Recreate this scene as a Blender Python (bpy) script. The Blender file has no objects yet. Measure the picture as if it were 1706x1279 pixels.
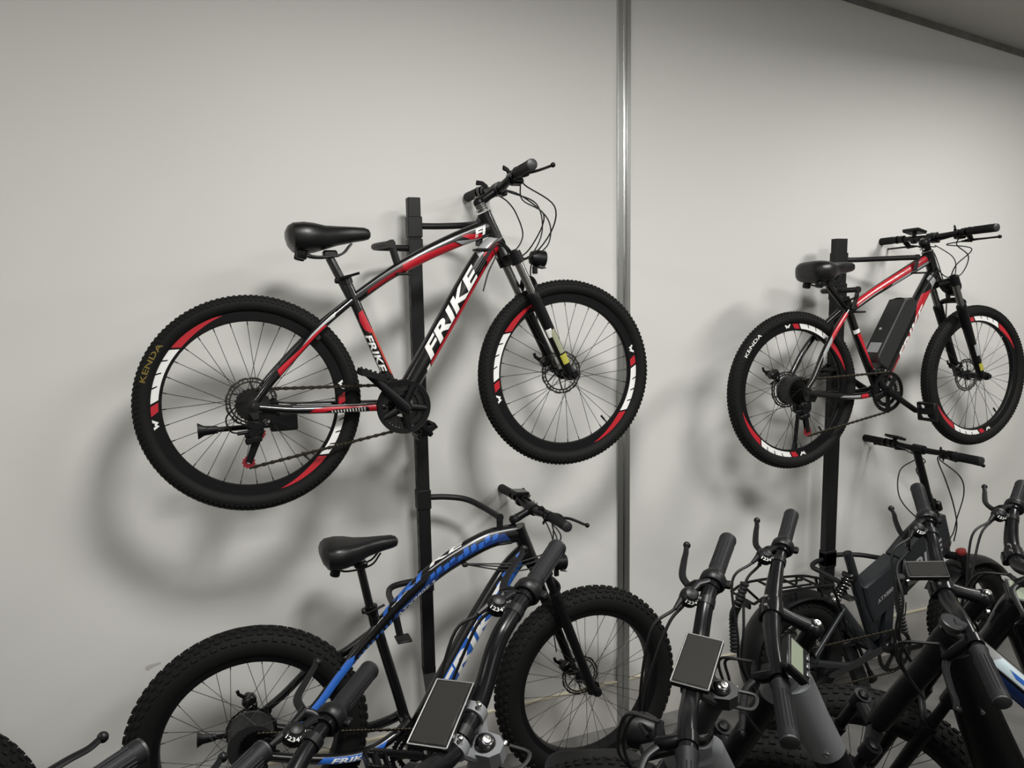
import bpy, bmesh, math, random
from math import sin, cos, pi, radians, sqrt, atan2, hypot
from mathutils import Vector as V, Matrix as MX

# ------------------------------------------------------------------ camera, light, exposure
sc = bpy.context.scene
COL = sc.collection
CAMZ = 1.99
PHI, PIT, ROL = radians(21.31), radians(7.27), radians(-1.02)
fwd = V((sin(PHI)*cos(PIT), cos(PHI)*cos(PIT), -sin(PIT)))
rgt = V((cos(PHI), -sin(PHI), 0))
upv = rgt.cross(fwd)
r2 = rgt*cos(ROL)+upv*sin(ROL)
u2 = upv*cos(ROL)-rgt*sin(ROL)
cam = bpy.data.cameras.new('camera')
cam.sensor_width = 36
cam.lens = 36*1230/1706
cam.clip_start = .02
camo = bpy.data.objects.new('camera', cam)
COL.objects.link(camo)
camo.matrix_world = MX(((r2.x, u2.x, -fwd.x, 0), (r2.y, u2.y, -fwd.y, 0), (r2.z, u2.z, -fwd.z, CAMZ), (0, 0, 0, 1)))
sc.camera = camo
w = bpy.data.worlds.new('world')
sc.world = w
w.use_nodes = True
w.node_tree.nodes['Background'].inputs[0].default_value = (.80, .84, .82, 1)
w.node_tree.nodes['Background'].inputs[1].default_value = .15
sc.view_settings.view_transform = 'Standard'
sc.view_settings.look = 'None'
sc.view_settings.gamma = 1
sc.view_settings.use_curve_mapping = False
sc.view_settings.exposure = 0.10

def area(name, loc, size, power, col=(1, .985, .955), spread=180):
    l = bpy.data.lights.new(name, 'AREA')
    l.shape = 'RECTANGLE'
    l.size, l.size_y = size
    l.energy = power
    l.color = col
    l.spread = radians(spread)
    o = bpy.data.objects.new(name, l)
    o.location = loc
    COL.objects.link(o)
    return o
area('ceiling_or_fill_lamp', (.70, .74, 3.33), (.46, .46), 66)
area('ceiling_or_fill_lamp', (3.45, 1.35, 3.08), (.42, .42), 37)
area('ceiling_or_fill_lamp', (-2.4, .6, 3.5), (.5, .5), 34)
area('ceiling_or_fill_lamp', (2.05, .1, 3.25), (.9, .6), 38)  # added fill, evens out the dim stretch of wall between the lamps
area('ceiling_or_fill_lamp', (1.6, -2.4, 3.3), (1.4, .8), 40)  # added fill from behind the camera, lifts the lower wall

# ------------------------------------------------------------------ materials
def mat(name, col, rough=.5, metal=0, coat=0, bump=None, var=None, spec=.5, emit=None):
    m = bpy.data.materials.new(name)
    m.use_nodes = True
    nt = m.node_tree
    b = nt.nodes['Principled BSDF']
    c = tuple(col)+(1,)
    b.inputs['Base Color'].default_value = c
    b.inputs['Roughness'].default_value = rough
    b.inputs['Metallic'].default_value = metal
    b.inputs['Specular IOR Level'].default_value = spec
    b.inputs['Coat Weight'].default_value = coat
    b.inputs['Coat Roughness'].default_value = .06
    if bump or var:
        tc = nt.nodes.new('ShaderNodeTexCoord')
        if bump:
            n = nt.nodes.new('ShaderNodeTexNoise')
            n.inputs['Scale'].default_value = bump[0]
            n.inputs['Detail'].default_value = 4
            nt.links.new(tc.outputs['Object'], n.inputs['Vector'])
            bp = nt.nodes.new('ShaderNodeBump')
            bp.inputs['Strength'].default_value = bump[1]
            bp.inputs['Distance'].default_value = .002
            nt.links.new(n.outputs['Fac'], bp.inputs['Height'])
            nt.links.new(bp.outputs[0], b.inputs['Normal'])
        if var:
            n = nt.nodes.new('ShaderNodeTexNoise')
            n.inputs['Scale'].default_value = var[0]
            n.inputs['Detail'].default_value = 5
            nt.links.new(tc.outputs['Object'], n.inputs['Vector'])
            r = nt.nodes.new('ShaderNodeValToRGB')
            r.color_ramp.elements[0].position = .3
            r.color_ramp.elements[1].position = .7
            r.color_ramp.elements[0].color = tuple(x*(1-var[1]) for x in col)+(1,)
            r.color_ramp.elements[1].color = c
            nt.links.new(n.outputs['Fac'], r.inputs[0])
            nt.links.new(r.outputs[0], b.inputs['Base Color'])
    if emit:
        b.inputs['Emission Color'].default_value = tuple(emit[:3])+(1,)
        b.inputs['Emission Strength'].default_value = emit[3]
    return m
K = dict(
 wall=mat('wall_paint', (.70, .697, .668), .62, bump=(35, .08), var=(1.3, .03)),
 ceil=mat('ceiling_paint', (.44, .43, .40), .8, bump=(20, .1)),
 floor=mat('floor_vinyl', (.15, .146, .138), .45, var=(9, .35), bump=(60, .1)),
 skirt=mat('skirting_paint', (.62, .60, .57), .55, var=(3, .04)),
 yellow=mat('skirting_line', (.72, .66, .50), .6),
 strip=mat('floor_strip', (.20, .20, .19), .5, var=(14, .35)),
 alu=mat('aluminium', (.60, .61, .60), .32, metal=1, bump=(90, .06)),
 aluw=mat('aluminium_pale', (.66, .67, .66), .24, metal=1),
 rack=mat('rack_paint', (.006, .006, .0065), .5, spec=.35),
 black=mat('gloss_black', (.004, .004, .0045), .25, coat=.3),
 barblk=mat('bar_black', (.004, .004, .0045), .27, spec=.20),
 dull=mat('dull_plastic', (.02, .02, .021), .8, spec=.15),
 satin=mat('satin_black', (.004, .004, .0045), .40, spec=.22),
 matte=mat('matte_black', (.006, .006, .0065), .6),
 plast=mat('plastic_black', (.0045, .0045, .005), .42, spec=.24, bump=(300, .04)),
 plast2=mat('plastic_grey', (.014, .0145, .0155), .45, bump=(300, .04)),
 rubber=mat('rubber', (.005, .005, .005), .72, spec=.22, bump=(220, .12)),
 grip=mat('grip_rubber', (.008, .008, .009), .55, spec=.20, bump=(260, .15)),
 vinyl=mat('saddle_vinyl', (.005, .005, .0055), .36, spec=.42, bump=(400, .05)),
 metal=mat('dark_metal', (.045, .045, .045), .35, metal=1),
 steel=mat('steel', (.26, .26, .25), .3, metal=1),
 chrome=mat('chrome', (.72, .72, .71), .14, metal=1),
 discm=mat('brake_disc_steel', (.11, .11, .105), .35, metal=1),
 spoke=mat('spoke_steel', (.05, .05, .05), .4, metal=.7),
 chain=mat('chain_steel', (.06, .053, .040), .42, metal=1),
 grey=mat('graphite_paint', (.13, .135, .14), .45, coat=.15, bump=(300, .03)),
 slate=mat('slate_paint', (.010, .012, .015), .36, coat=.15),
 red=mat('red_decal', (.43, .008, .018), .35, coat=.3),
 orange=mat('red_orange_decal', (.46, .035, .018), .35, coat=.3),
 dred=mat('dark_red_decal', (.22, .006, .012), .35, coat=.3),
 white=mat('white_decal', (.78, .78, .76), .4),
 silver=mat('silver_decal', (.30, .305, .31), .35),
 blue=mat('blue_decal', (.022, .12, .48), .35, coat=.3),
 dblue=mat('dark_blue_decal', (.012, .04, .17), .35, coat=.3),
 pale=mat('pale_blue_decal', (.55, .66, .70), .35),
 gold=mat('gold_print', (.17, .12, .02), .5),
 ylab=mat('yellow_label', (.36, .34, .05), .5),
 glab=mat('grey_green_label', (.26, .27, .18), .5),
 screen=mat('screen_glass', (.02, .02, .019), .22, spec=.4),
 lcd=mat('lcd_panel', (.15, .17, .125), .6, spec=.2),
 bezel=mat('bezel_metal', (.22, .22, .215), .4, metal=.9),
 redpl=mat('red_plastic', (.20, .007, .014), .4),
 redref=mat('red_reflector', (.15, .012, .012), .3),
 bolt=mat('bolt_steel', (.8, .8, .78), .2, metal=1),
 lens=mat('lamp_lens', (.30, .31, .31), .15),
 scuff=mat('scuff_mark', (.48, .47, .43), .8),
)

# ------------------------------------------------------------------ mesh helpers
def cr(pts, k=6):
    """Catmull-Rom curve through pts"""
    P = [V(p) for p in pts]
    if len(P) < 3: return P
    Q = [P[0]*2-P[1]]+P+[P[-1]*2-P[-2]]
    out = []
    for i in range(1, len(Q)-2):
        a, b, c, d = Q[i-1:i+3]
        for j in range(k):
            t = j/k
            out.append(.5*((2*b)+(c-a)*t+(2*a-5*b+4*c-d)*t*t+(3*b-a-3*c+d)*t**3))
    out.append(P[-1])
    return out

def lerp_list(vals, n):
    out = []
    for i in range(n):
        t = i/(n-1)*(len(vals)-1)
        j = min(int(t), len(vals)-2)
        f = t-j
        a, b = vals[j], vals[j+1]
        if isinstance(a, tuple): out.append(tuple(x*(1-f)+y*f for x, y in zip(a, b)))
        else: out.append(a*(1-f)+b*f)
    return out

def perp(T):
    h = V((0, 0, 1)) if abs(T.z) < .9 else V((1, 0, 0))
    return (h-T*h.dot(T)).normalized()

class G:
    def __init__(s): s.v = []; s.f = []
    def add(s, v, f):
        o = len(s.v)
        s.v += [tuple(x) for x in v]
        s.f += [tuple(o+i for i in q) for q in f]
        return s
    def tube(s, pts, r, n=10, hint=None, caps=True):
        P = [V(p) for p in pts]
        m = len(P)
        R = [r]*m if not isinstance(r, list) else (r if len(r) == m else lerp_list(r, m))
        vs, fs = [], []
        side = None
        for i in range(m):
            T = (P[min(i+1, m-1)]-P[max(i-1, 0)]).normalized()
            if hint is not None:
                h = V(hint); sd = h-T*h.dot(T)
                side = sd.normalized() if sd.length > 1e-4 else perp(T)
            else:
                if side is None: side = perp(T)
                else: side = (side-T*side.dot(T)).normalized()
            U = T.cross(side)
            a, b = R[i] if isinstance(R[i], tuple) else (R[i], R[i])
            for k in range(n):
                t = 2*pi*k/n
                vs.append(P[i]+side*(a*cos(t))+U*(b*sin(t)))
        for i in range(m-1):
            for k in range(n):
                k2 = (k+1) % n
                fs.append((i*n+k, i*n+k2, (i+1)*n+k2, (i+1)*n+k))
        if caps:
            fs.append(tuple(range(n-1, -1, -1)))
            fs.append(tuple((m-1)*n+k for k in range(n)))
        return s.add(vs, fs)
    def box(s, c, d, R=None, ch=.12):
        """chamfered box; ch = chamfer as a share of the smallest side"""
        c = V(c); hx, hy, hz = [x/2 for x in d]
        q = min(d)*ch
        vs, idx = [], {}
        for sx in (-1, 1):
            for sy in (-1, 1):
                for sz in (-1, 1):
                    for ax in range(3):
                        p = [sx*(hx-q), sy*(hy-q), sz*(hz-q)]
                        p[ax] = (sx*hx, sy*hy, sz*hz)[ax]
                        idx[sx, sy, sz, ax] = len(vs)
                        vs.append(V(p))
        fs = []
        for ax in range(3):
            a, b = [(1, 2), (2, 0), (0, 1)][ax]
            for sg in (-1, 1):
                q4 = []
                for ua, ub in ((-1, -1), (1, -1), (1, 1), (-1, 1)):
                    k = [0, 0, 0]; k[ax] = sg; k[a] = ua; k[b] = ub
                    q4.append(idx[k[0], k[1], k[2], ax])
                fs.append(tuple(q4) if sg > 0 else tuple(q4[::-1]))
        for ax in range(3):
            a, b = [(1, 2), (2, 0), (0, 1)][ax]
            for ua in (-1, 1):
                for ub in (-1, 1):
                    q4 = []
                    for sg, w2 in ((-1, a), (1, a), (1, b), (-1, b)):
                        k = [0, 0, 0]; k[ax] = sg; k[a] = ua; k[b] = ub
                        q4.append(idx[k[0], k[1], k[2], w2])
                    fs.append(tuple(q4) if ua*ub < 0 else tuple(q4[::-1]))
        for sx in (-1, 1):
            for sy in (-1, 1):
                for sz in (-1, 1):
                    t = tuple(idx[sx, sy, sz, ax] for ax in range(3))
                    fs.append(t if sx*sy*sz > 0 else t[::-1])
        if R is not None: vs = [R@p for p in vs]
        return s.add([p+c for p in vs], fs)
    def lathe(s, prof, o=(0, 0, 0), axis=(0, 1, 0), n=24, loop=False, ref=None):
        o = V(o); A = V(axis).normalized()
        X = perp(A) if ref is None else V(ref).normalized()
        Y = A.cross(X)
        m = len(prof); vs, fs = [], []
        for k in range(n):
            t = 2*pi*k/n
            d = X*cos(t)+Y*sin(t)
            for r, h in prof: vs.append(o+d*r+A*h)
        for k in range(n):
            k2 = (k+1) % n
            for i in range(m if loop else m-1):
                i2 = (i+1) % m
                fs.append((k*m+i, k2*m+i, k2*m+i2, k*m+i2))
        if not loop:
            if prof[0][0] > 1e-5: fs.append(tuple(k*m for k in range(n-1, -1, -1)))
            if prof[-1][0] > 1e-5: fs.append(tuple(k*m+m-1 for k in range(n)))
        return s.add(vs, fs)
    def rod(s, a, b, r, n=8):
        return s.tube([a, b], r, n)
    def ball(s, c, r, n=12, axis=(0, 0, 1), sq=1.0):
        m = max(5, n//2)
        return s.lathe([(max(r*sin(pi*i/m), 1e-6), -r*sq*cos(pi*i/m)) for i in range(m+1)], c, axis, n)
    def prism(s, poly, y0, y1, plane='xz'):
        n = len(poly)
        def P(a, b, y): return (a, y, b) if plane == 'xz' else ((a, b, y) if plane == 'xy' else (y, a, b))
        vs = [P(a, b, y0) for a, b in poly]+[P(a, b, y1) for a, b in poly]
        fs = [tuple(range(n)), tuple(range(2*n-1, n-1, -1))]
        for i in range(n):
            j = (i+1) % n
            fs.append((i, i+n, j+n, j))
        return s.add(vs, fs)
    def xf(s, M):
        s.v = [tuple(M@V(p)) for p in s.v]
        return s

MESHES = {}
def mesh(g, m, name, smooth=True):
    me = bpy.data.meshes.new(name)
    me.from_pydata(g.v, [], g.f)
    me.materials.append(K[m])
    if smooth:
        me.polygons.foreach_set('use_smooth', [True]*len(me.polygons))
        try: me.set_sharp_from_angle(angle=radians(38))
        except Exception: pass
    me.update()
    return me
def obj(name, g, m, parent=None, label=None, kind=None, S=None, smooth=True, key=None):
    if key is not None and key in MESHES: me = MESHES[key]
    else:
        gg = g() if callable(g) else g
        me = mesh(gg, m, name, smooth)
        if key is not None: MESHES[key] = me
    o = bpy.data.objects.new(name, me)
    COL.objects.link(o)
    if parent is not None: o.parent = parent
    if label: o['label'] = label
    if kind: o['kind'] = kind
    if S is not None: o.matrix_local = S
    return o
def tag(o, label, cat, group=None):
    o['label'] = label; o['category'] = cat
    if group: o['group'] = group
    return o
def empty(name, label, cat, M, group=None):
    o = bpy.data.objects.new(name, None)
    o.empty_display_size = .1
    COL.objects.link(o)
    o.matrix_world = M
    return tag(o, label, cat, group)

# ---- flat print: polygons in (u, v) cut into small pieces and laid on a surface by fn(u, v)
TXT = {}
def text2d(s, shear=.0, bold=.02):
    k = (s, shear, bold)
    if k in TXT: return TXT[k]
    c = bpy.data.curves.new('print', 'FONT')
    c.body = s; c.shear = shear; c.offset = bold; c.resolution_u = 3; c.space_character = 1.02
    o = bpy.data.objects.new('print', c)
    COL.objects.link(o)
    bpy.context.view_layer.update()
    dg = bpy.context.evaluated_depsgraph_get()
    me = bpy.data.meshes.new_from_object(o.evaluated_get(dg))
    vs = [(p.co.x, p.co.y) for p in me.vertices]
    fs = [tuple(p.vertices) for p in me.polygons]
    bpy.data.objects.remove(o)
    x0 = min(p[0] for p in vs); x1 = max(p[0] for p in vs)
    y0 = min(p[1] for p in vs); y1 = max(p[1] for p in vs)
    TXT[k] = ([((x-x0)/(x1-x0), (y-y0)/(y1-y0)) for x, y in vs], fs)
    return TXT[k]
def lay(vs, fs, fn, du=.03, dv=.006):
    bm = bmesh.new()
    bv = [bm.verts.new((x, y, 0)) for x, y in vs]
    for q in fs:
        try: bm.faces.new([bv[i] for i in q])
        except ValueError: pass
    for ax, st in ((0, du), (1, dv)):
        if not st: continue
        a = min(p[ax] for p in vs); b = max(p[ax] for p in vs)
        n = int((b-a)/st)
        for i in range(1, n+1):
            co = [0, 0, 0]; co[ax] = a+(b-a)*i/(n+1)
            no = [0, 0, 0]; no[ax] = 1
            bmesh.ops.bisect_plane(bm, geom=bm.verts[:]+bm.edges[:]+bm.faces[:], plane_co=co, plane_no=no)
    bm.verts.index_update()
    g = G()
    g.add([fn(p.co.x, p.co.y) for p in bm.verts], [tuple(q.index for q in f.verts) for f in bm.faces])
    bm.free()
    return g
def polys(*ps):
    vs, fs = [], []
    for p in ps:
        o = len(vs); vs += list(p); fs.append(tuple(range(o, o+len(p))))
    return vs, fs
def text_poly(s, u0, u1, v0, v1, shear=.25, bold=.02):
    vs, fs = text2d(s, shear, bold)
    return [(u0+(u1-u0)*x, v0+(v1-v0)*y) for x, y in vs], fs

class Path:
    """tube centre line in the bike's plane with its radii; on(u, v) is a point on the tube's right-hand side"""
    def __init__(s, pts, rad, k=8, y=0.0):
        s.P = cr([(p[0], p[2] if len(p) > 2 else y, p[1]) for p in pts], k)
        s.R = lerp_list(rad, len(s.P)) if isinstance(rad, list) else [rad]*len(s.P)
        s.L = [0]
        for a, b in zip(s.P, s.P[1:]): s.L.append(s.L[-1]+(b-a).length)
        s.len = s.L[-1]
    def at(s, u):
        u = max(0, min(s.len, u))
        i = 0
        while i < len(s.L)-2 and s.L[i+1] < u: i += 1
        t = (u-s.L[i])/(s.L[i+1]-s.L[i])
        T = (s.P[i+1]-s.P[i]).normalized()
        if i > 0 and t < .5: T = (T*(.5+t)+(s.P[i]-s.P[i-1]).normalized()*(.5-t)).normalized()
        elif i < len(s.P)-2 and t >= .5: T = (T*(1.5-t)+(s.P[i+2]-s.P[i+1]).normalized()*(t-.5)).normalized()
        a0, a1 = s.R[i], s.R[i+1]
        r = tuple(x*(1-t)+y*t for x, y in zip(a0, a1)) if isinstance(a0, tuple) else (a0*(1-t)+a1*t,)*2
        return s.P[i].lerp(s.P[i+1], t), T, r
    def on(s, u, v, e=.0007, side=-1):
        p, T, (a, b) = s.at(u)
        N = V((-T.z, 0, T.x)).normalized()
        ph = v/((a+b)/2)
        return p+N*((b+e)*sin(ph))+V((0, side, 0))*((a+e)*cos(ph))
    def fn(s, e=.0007, rev=False, side=-1):
        return lambda u, v: s.on(u*s.len, v, e, side)
    def tube(s, g, n=14):
        g.tube(s.P, s.R, n, hint=(0, 1, 0))
def dec(frame, path, shape, m, name='decal', e=.0007, side=-1):
    vs, fs = shape
    return obj(name, lay([(u*path.len, v) for u, v in vs], fs, lambda u, v: path.on(u, v, e, side)), m, frame)
def strip(u0, u1, v0, v1, sk=0, sk2=None):
    sk2 = sk if sk2 is None else sk2
    return polys([(u0, v0), (u1, v0), (u1+sk2, v1), (u0+sk, v1)])

# ------------------------------------------------------------------ the room
def struct(name, g, m, parent=None, smooth=False):
    o = obj(name, g, m, parent, smooth=smooth)
    if parent is None: o['kind'] = 'structure'
    return o
WY = 2.78
def ceil_z(x): return CAMZ+1.308-.110*(x-2.863)
XL, XR, YB = -3.2, 6.4, -3.6
g = G().box(((XL+XR)/2, WY+.05, 2.0), (XR-XL, .1, 4.4), ch=.01)
wall = struct('wall_back', g, 'wall')
g = G().add([(XL, WY+.1, 0), (XR, WY+.1, 0), (XR, YB, 0), (XL, YB, 0), (XL, WY+.1, -.1), (XR, WY+.1, -.1), (XR, YB, -.1), (XL, YB, -.1)],
            [(3, 2, 1, 0), (4, 5, 6, 7), (0, 1, 5, 4), (2, 3, 7, 6), (1, 2, 6, 5), (3, 0, 4, 7)])
floor = struct('floor', g, 'floor')
zl, zr = ceil_z(XL), ceil_z(XR)
g = G().add([(XL, WY, zl), (XR, WY, zr), (XR, YB, zr), (XL, YB, zl), (XL, WY, zl+.1), (XR, WY, zr+.1), (XR, YB, zr+.1), (XL, YB, zl+.1)],
            [(0, 1, 2, 3), (7, 6, 5, 4), (4, 5, 1, 0), (6, 7, 3, 2), (5, 6, 2, 1), (7, 4, 0, 3)])
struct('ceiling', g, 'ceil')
g = G().box((XL-.05, (WY+YB)/2, 2.0), (.1, WY-YB, 4.4), ch=.01); struct('wall_left', g, 'wall')
g = G().box((XR+.05, (WY+YB)/2, 2.0), (.1, WY-YB, 4.4), ch=.01); struct('wall_right', g, 'wall')
g = G().box(((XL+XR)/2, YB-.05, 2.0), (XR-XL, .1, 4.4), ch=.01); struct('wall_front', g, 'wall')
# skirting board with its pale yellow top line
g = G().box(((XL+XR)/2, WY-.004, .105), (XR-XL, .008, .21), ch=.1)
sk = struct('baseboard_back', g, 'skirt')
obj('top_line', G().box(((XL+XR)/2, WY-.005, .216), (XR-XL, .010, .010), ch=.1), 'yellow', sk, smooth=False)
# two aluminium joint strips up the wall, each a raised H profile
for i, (x0, x1) in enumerate(((1.568, 1.631),)):
    h = ceil_z((x0+x1)/2)
    xm = (x0+x1)/2
    g = G().box(((x0+xm)/2-.0015, WY-.006, h/2), (xm-x0-.003, .0126, h), ch=.2)
    t = struct('trim_%d' % (i+1), g, 'alu')
    obj('raised_edge', G().box((xm+.003, WY-.009, h/2), (.017, .0185, h), ch=.3), 'aluw', t, smooth=False)
    obj('flange', G().box(((x1+xm)/2+.0015, WY-.0055, h/2), (x1-xm-.003, .0114, h), ch=.2), 'alu', t, smooth=False)
# dark strip where wall and ceiling meet
def slope_box(y0, y1, d0, d1):
    return G().add([(XL, y0, zl-d1), (XR, y0, zr-d1), (XR, y1, zr-d1), (XL, y1, zl-d1), (XL, y0, zl-d0), (XR, y0, zr-d0), (XR, y1, zr-d0), (XL, y1, zl-d0)],
                   [(3, 2, 1, 0), (4, 5, 6, 7), (0, 1, 5, 4), (2, 3, 7, 6), (1, 2, 6, 5), (3, 0, 4, 7)])
t = struct('trim_2', slope_box(WY-.012, WY, 0, .028), 'strip')
# grey edging on the floor along the wall
struct('trim_3', G().box(((XL+XR)/2, WY-.05, .002), (XR-XL, .085, .006), ch=.2), 'strip')
# an old scuff on the wall
g = G().add([(x, WY-.0006, z) for x, z in ((-.330, .680), (-.322, .672), (-.312, .678), (-.300, .684), (-.278, .690), (-.280, .697), (-.300, .694), (-.316, .694), (-.326, .690))], [tuple(range(9))])
obj('scuff', g, 'scuff', wall, smooth=False)

# ------------------------------------------------------------------ wheels
def wheel(kind):
    return dict(mtb=dict(R=.338, a=.027, b=.026, rim=(.292, .256), rw=.013, ns=32, knob=(128, 5, .0024)),
                fat=dict(R=.386, a=.051, b=.049, rim=(.299, .274), rw=.036, ns=36, knob=(72, 6, .0050)),
                small=dict(R=.255, a=.048, b=.046, rim=(.176, .152), rw=.034, ns=28, knob=(48, 6, .0055)))[kind]
def tyre_g(kind):
    w = wheel(kind); g = G()
    Rc = w['R']-w['knob'][2]-w['b']
    n = 14
    prof = []
    for k in range(n+1):
        t = radians(-140)+radians(280)*k/n
        prof.append((Rc+w['b']*cos(t), w['a']*sin(t)))
    prof.append((prof[-1][0]-.004, prof[-1][1]*.6)); prof.insert(0, (prof[0][0]-.004, prof[0][1]*.6))
    g.lathe(prof, n=96, loop=True, ref=(1, 0, 0))
    N, rows, h = w['knob']
    span = 62 if kind == 'mtb' else 58
    for r in range(rows):
        t = radians(-span+2*span*r/(rows-1))
        for k in range(N):
            ph = 2*pi*(k+(.5 if r % 2 else 0))/N
            rad = V((cos(ph), 0, sin(ph))); tan = V((-sin(ph), 0, cos(ph))); yy = V((0, 1, 0))
            nn = rad*cos(t)+yy*sin(t); ss = yy*cos(t)-rad*sin(t)
            c = rad*Rc+nn*(w['b']+h*.35) if kind != 'x' else None
            c = rad*(Rc+w['b']*cos(t))+yy*(w['a']*sin(t))+nn*(h*.3)
            circ = 2*pi*w['R']/N
            sz = (circ*.52, (w['a']*1.6/rows)*(.95 if (k+r) % 2 else .7), h*1.4)
            Rm = MX((tan, ss, nn)).transposed()
            g.box(c, sz, Rm, ch=.18)
    return g
def rim_g(kind):
    w = wheel(kind); o, i = w['rim']; rw = w['rw']
    return G().lathe([(o, -rw), (o, rw), (i+.004, rw*.80), (i, rw*.4), (i, -rw*.4), (i+.004, -rw*.80)], n=72, loop=True, ref=(1, 0, 0))
def spokes_g(kind, hub):
    w = wheel(kind); g = G()
    hr, hw, disc = hub
    ns = w['ns']
    for k in range(ns):
        sd = 1 if k % 2 else -1
        a = 2*pi*k/ns
        off = radians(62 if hr < .035 else 48)*(1 if (k//2) % 2 else -1)
        p = V((cos(a+off)*hr, sd*hw, sin(a+off)*hr))
        q = V((cos(a)*(w['rim'][1]+.002), sd*w['rw']*.25, sin(a)*(w['rim'][1]+.002)))
        g.tube([p, q], .00105, 5)
        g.tube([q, q+(p-q).normalized()*.014], .0019, 5)
    return g
def hub_g(hub, ax):
    hr, hw, d = hub
    prof = [(.006, -ax), (.006, -hw-.012), (.012, -hw-.012), (.014, -hw-.003), (hr+.004, -hw-.002), (hr+.004, -hw+.002)]
    if hr < .035: prof += [(.016, -hw+.006), (.015, 0), (.016, hw-.006)]
    else: prof += [(hr+.001, -hw+.004), (hr+.001, hw-.004)]
    prof += [(hr+.004, hw-.002), (hr+.004, hw+.002), (.014, hw+.003), (.012, hw+.012), (.006, hw+.012), (.006, ax)]
    g = G().lathe(prof, n=28)
    for s in (-1, 1): g.lathe([(.011, 0), (.011, .007), (.006, .009), (.006, .016)], (0, s*(ax-.004), 0), (0, s, 0), 6)
    return g
def disc_g(y, r=.080):
    g = G()
    def ring(ri, ro, n=72, wav=0, t=.0011):
        vs, fs = [], []
        for k in range(n):
            a = 2*pi*k/n
            w = wav*(1 if (k//2) % 3 == 0 else 0)
            for rr, yy in ((ri, y-t), (ro-w, y-t), (ro-w, y+t), (ri, y+t)): vs.append((cos(a)*rr, yy, sin(a)*rr))
        for k in range(n):
            b = (k+1) % n
            for i in range(4): fs.append((k*4+i, b*4+i, b*4+(i+1) % 4, k*4+(i+1) % 4))
        g.add(vs, fs)
    ring(r-.0075, r, wav=.0025); ring(r-.0175, r-.0120)
    for k in range(30):
        a = 2*pi*k/30; c = V((cos(a), 0, sin(a)))
        g.tube([c*(r-.013)+V((0, y, 0)), c*(r-.005)+V((0, y, 0))], .0022, 5)
    for k in range(6):
        a = 2*pi*k/6; c = V((cos(a), 0, sin(a))); d = V((cos(a+.55), 0, sin(a+.55)))
        g.tube([c*.020+V((0, y, 0)), d*(r-.013)+V((0, y, 0))], .0028, 6)
    g.lathe([(.010, -.0015), (.024, -.0015), (.024, .0015), (.010, .0015)], (0, y, 0), n=24, loop=True)
    return g
def polar(rc, y, sgn=-1):
    """print laid on a wheel's right-hand face: u = clockwise angle (deg) as seen from the right, v = radius"""
    return lambda u, v: V((cos(radians(u))*v, y, sin(radians(u))*v))
def rim_stickers(rim, kind, starts):
    w = wheel(kind); o, i = w['rim']
    ri, ro = i+.0085, o-.0065
    rw = w['rw']
    fn = lambda u, v: V((cos(radians(u))*v, -rw*(1-.20*(o-v)/(o-i-.004))-.0007, sin(radians(u))*v))
    m = (ri+ro)/2
    for a in starts:
        A = lambda d: a-d
        W = [(A(0), ro), (A(1.8), ri+.004), (A(2.9), m), (A(4.2), ri+.004), (A(6.4), ro), (A(4.6), ro), (A(3.9), m+.004), (A(3), ro-.004), (A(2.2), m+.004), (A(1.6), ro)]
        obj('white_mark', lay(*polys(W), fn, du=3, dv=None), 'white', rim, label='white mark on the black rim')
        obj('red_mark', lay(*polys([(A(8.2), ro), (A(11.2), ri), (A(17), ri), (A(14.2), ro)]), fn, du=3, dv=None), 'red', rim, label='red slanted mark on the black rim')
        # white band with short black slits cut into its edge
        band = [(A(15.8), ro)]
        for k in range(1, 4):
            q = 15.8+8.8*k
            band += [(A(q), ro), (A(q+2.0), ri+.008), (A(q+3.0), ri+.008), (A(q+1.1), ro)]
        band += [(A(50.5), ro), (A(54.5), ri)]
        band += [(A(18.6), ri)]
        obj('white_sticker', lay(*polys(band[::1]), fn, du=3, dv=None), 'white', rim, label='long white sticker on the black rim')
        obj('red_sticker', lay(*polys([(A(52.2), ro), (A(56), ri), (A(62), ri+.0015), (A(72), ri+.007), (A(88), ro-.002), (A(84), ro)]), fn, du=3, dv=None), 'red', rim, label='red wedge sticker on the black rim')
def add_wheel(root, name, c, kind, hub, ax, disc, S=None, stickers=None, print_=None, rot=0):
    M = MX.Translation(V(c)) @ MX.Rotation(rot, 4, 'Y')
    if S is not None: M = S @ M
    r = obj(name, lambda: rim_g(kind), 'satin', root, S=M, key=('rim', kind))
    obj('tire', lambda: tyre_g(kind), 'rubber', r, key=('tyre', kind))
    obj('spokes', lambda: spokes_g(kind, hub), 'spoke', r, kind='stuff', key=('sp', kind, hub))
    obj('hub', lambda: hub_g(hub, ax), 'black' if hub[0] < .035 else 'matte', r, key=('hub', hub, ax))
    if disc: obj('brake_disc', lambda: disc_g(disc), 'discm', r, key=('disc', disc))
    w = wheel(kind)
    a = radians(-50)
    p = V((cos(a), 0, sin(a)))
    obj('valve', G().tube([p*(w['rim'][1]+.004), p*(w['rim'][1]-.034)], .003, 8).tube([p*(w['rim'][1]-.016), p*(w['rim'][1]-.036)], .0042, 8), 'matte', r)
    if stickers: rim_stickers(r, kind, stickers)
    if print_:
        s, a0, a1, m = print_
        Rm = w['R']-w['b']-w['knob'][2]+.004
        vs, fs = text_poly(s, a0, a1, Rm-.008, Rm+.008, 0, .015)
        obj('tire_lettering', lay(vs, fs, lambda u, v: V((cos(radians(u))*v, -w['a']-.0006+abs(v-Rm)*.10, sin(radians(u))*v)), du=2, dv=None), m, r, label='tire lettering')
    return r

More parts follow.
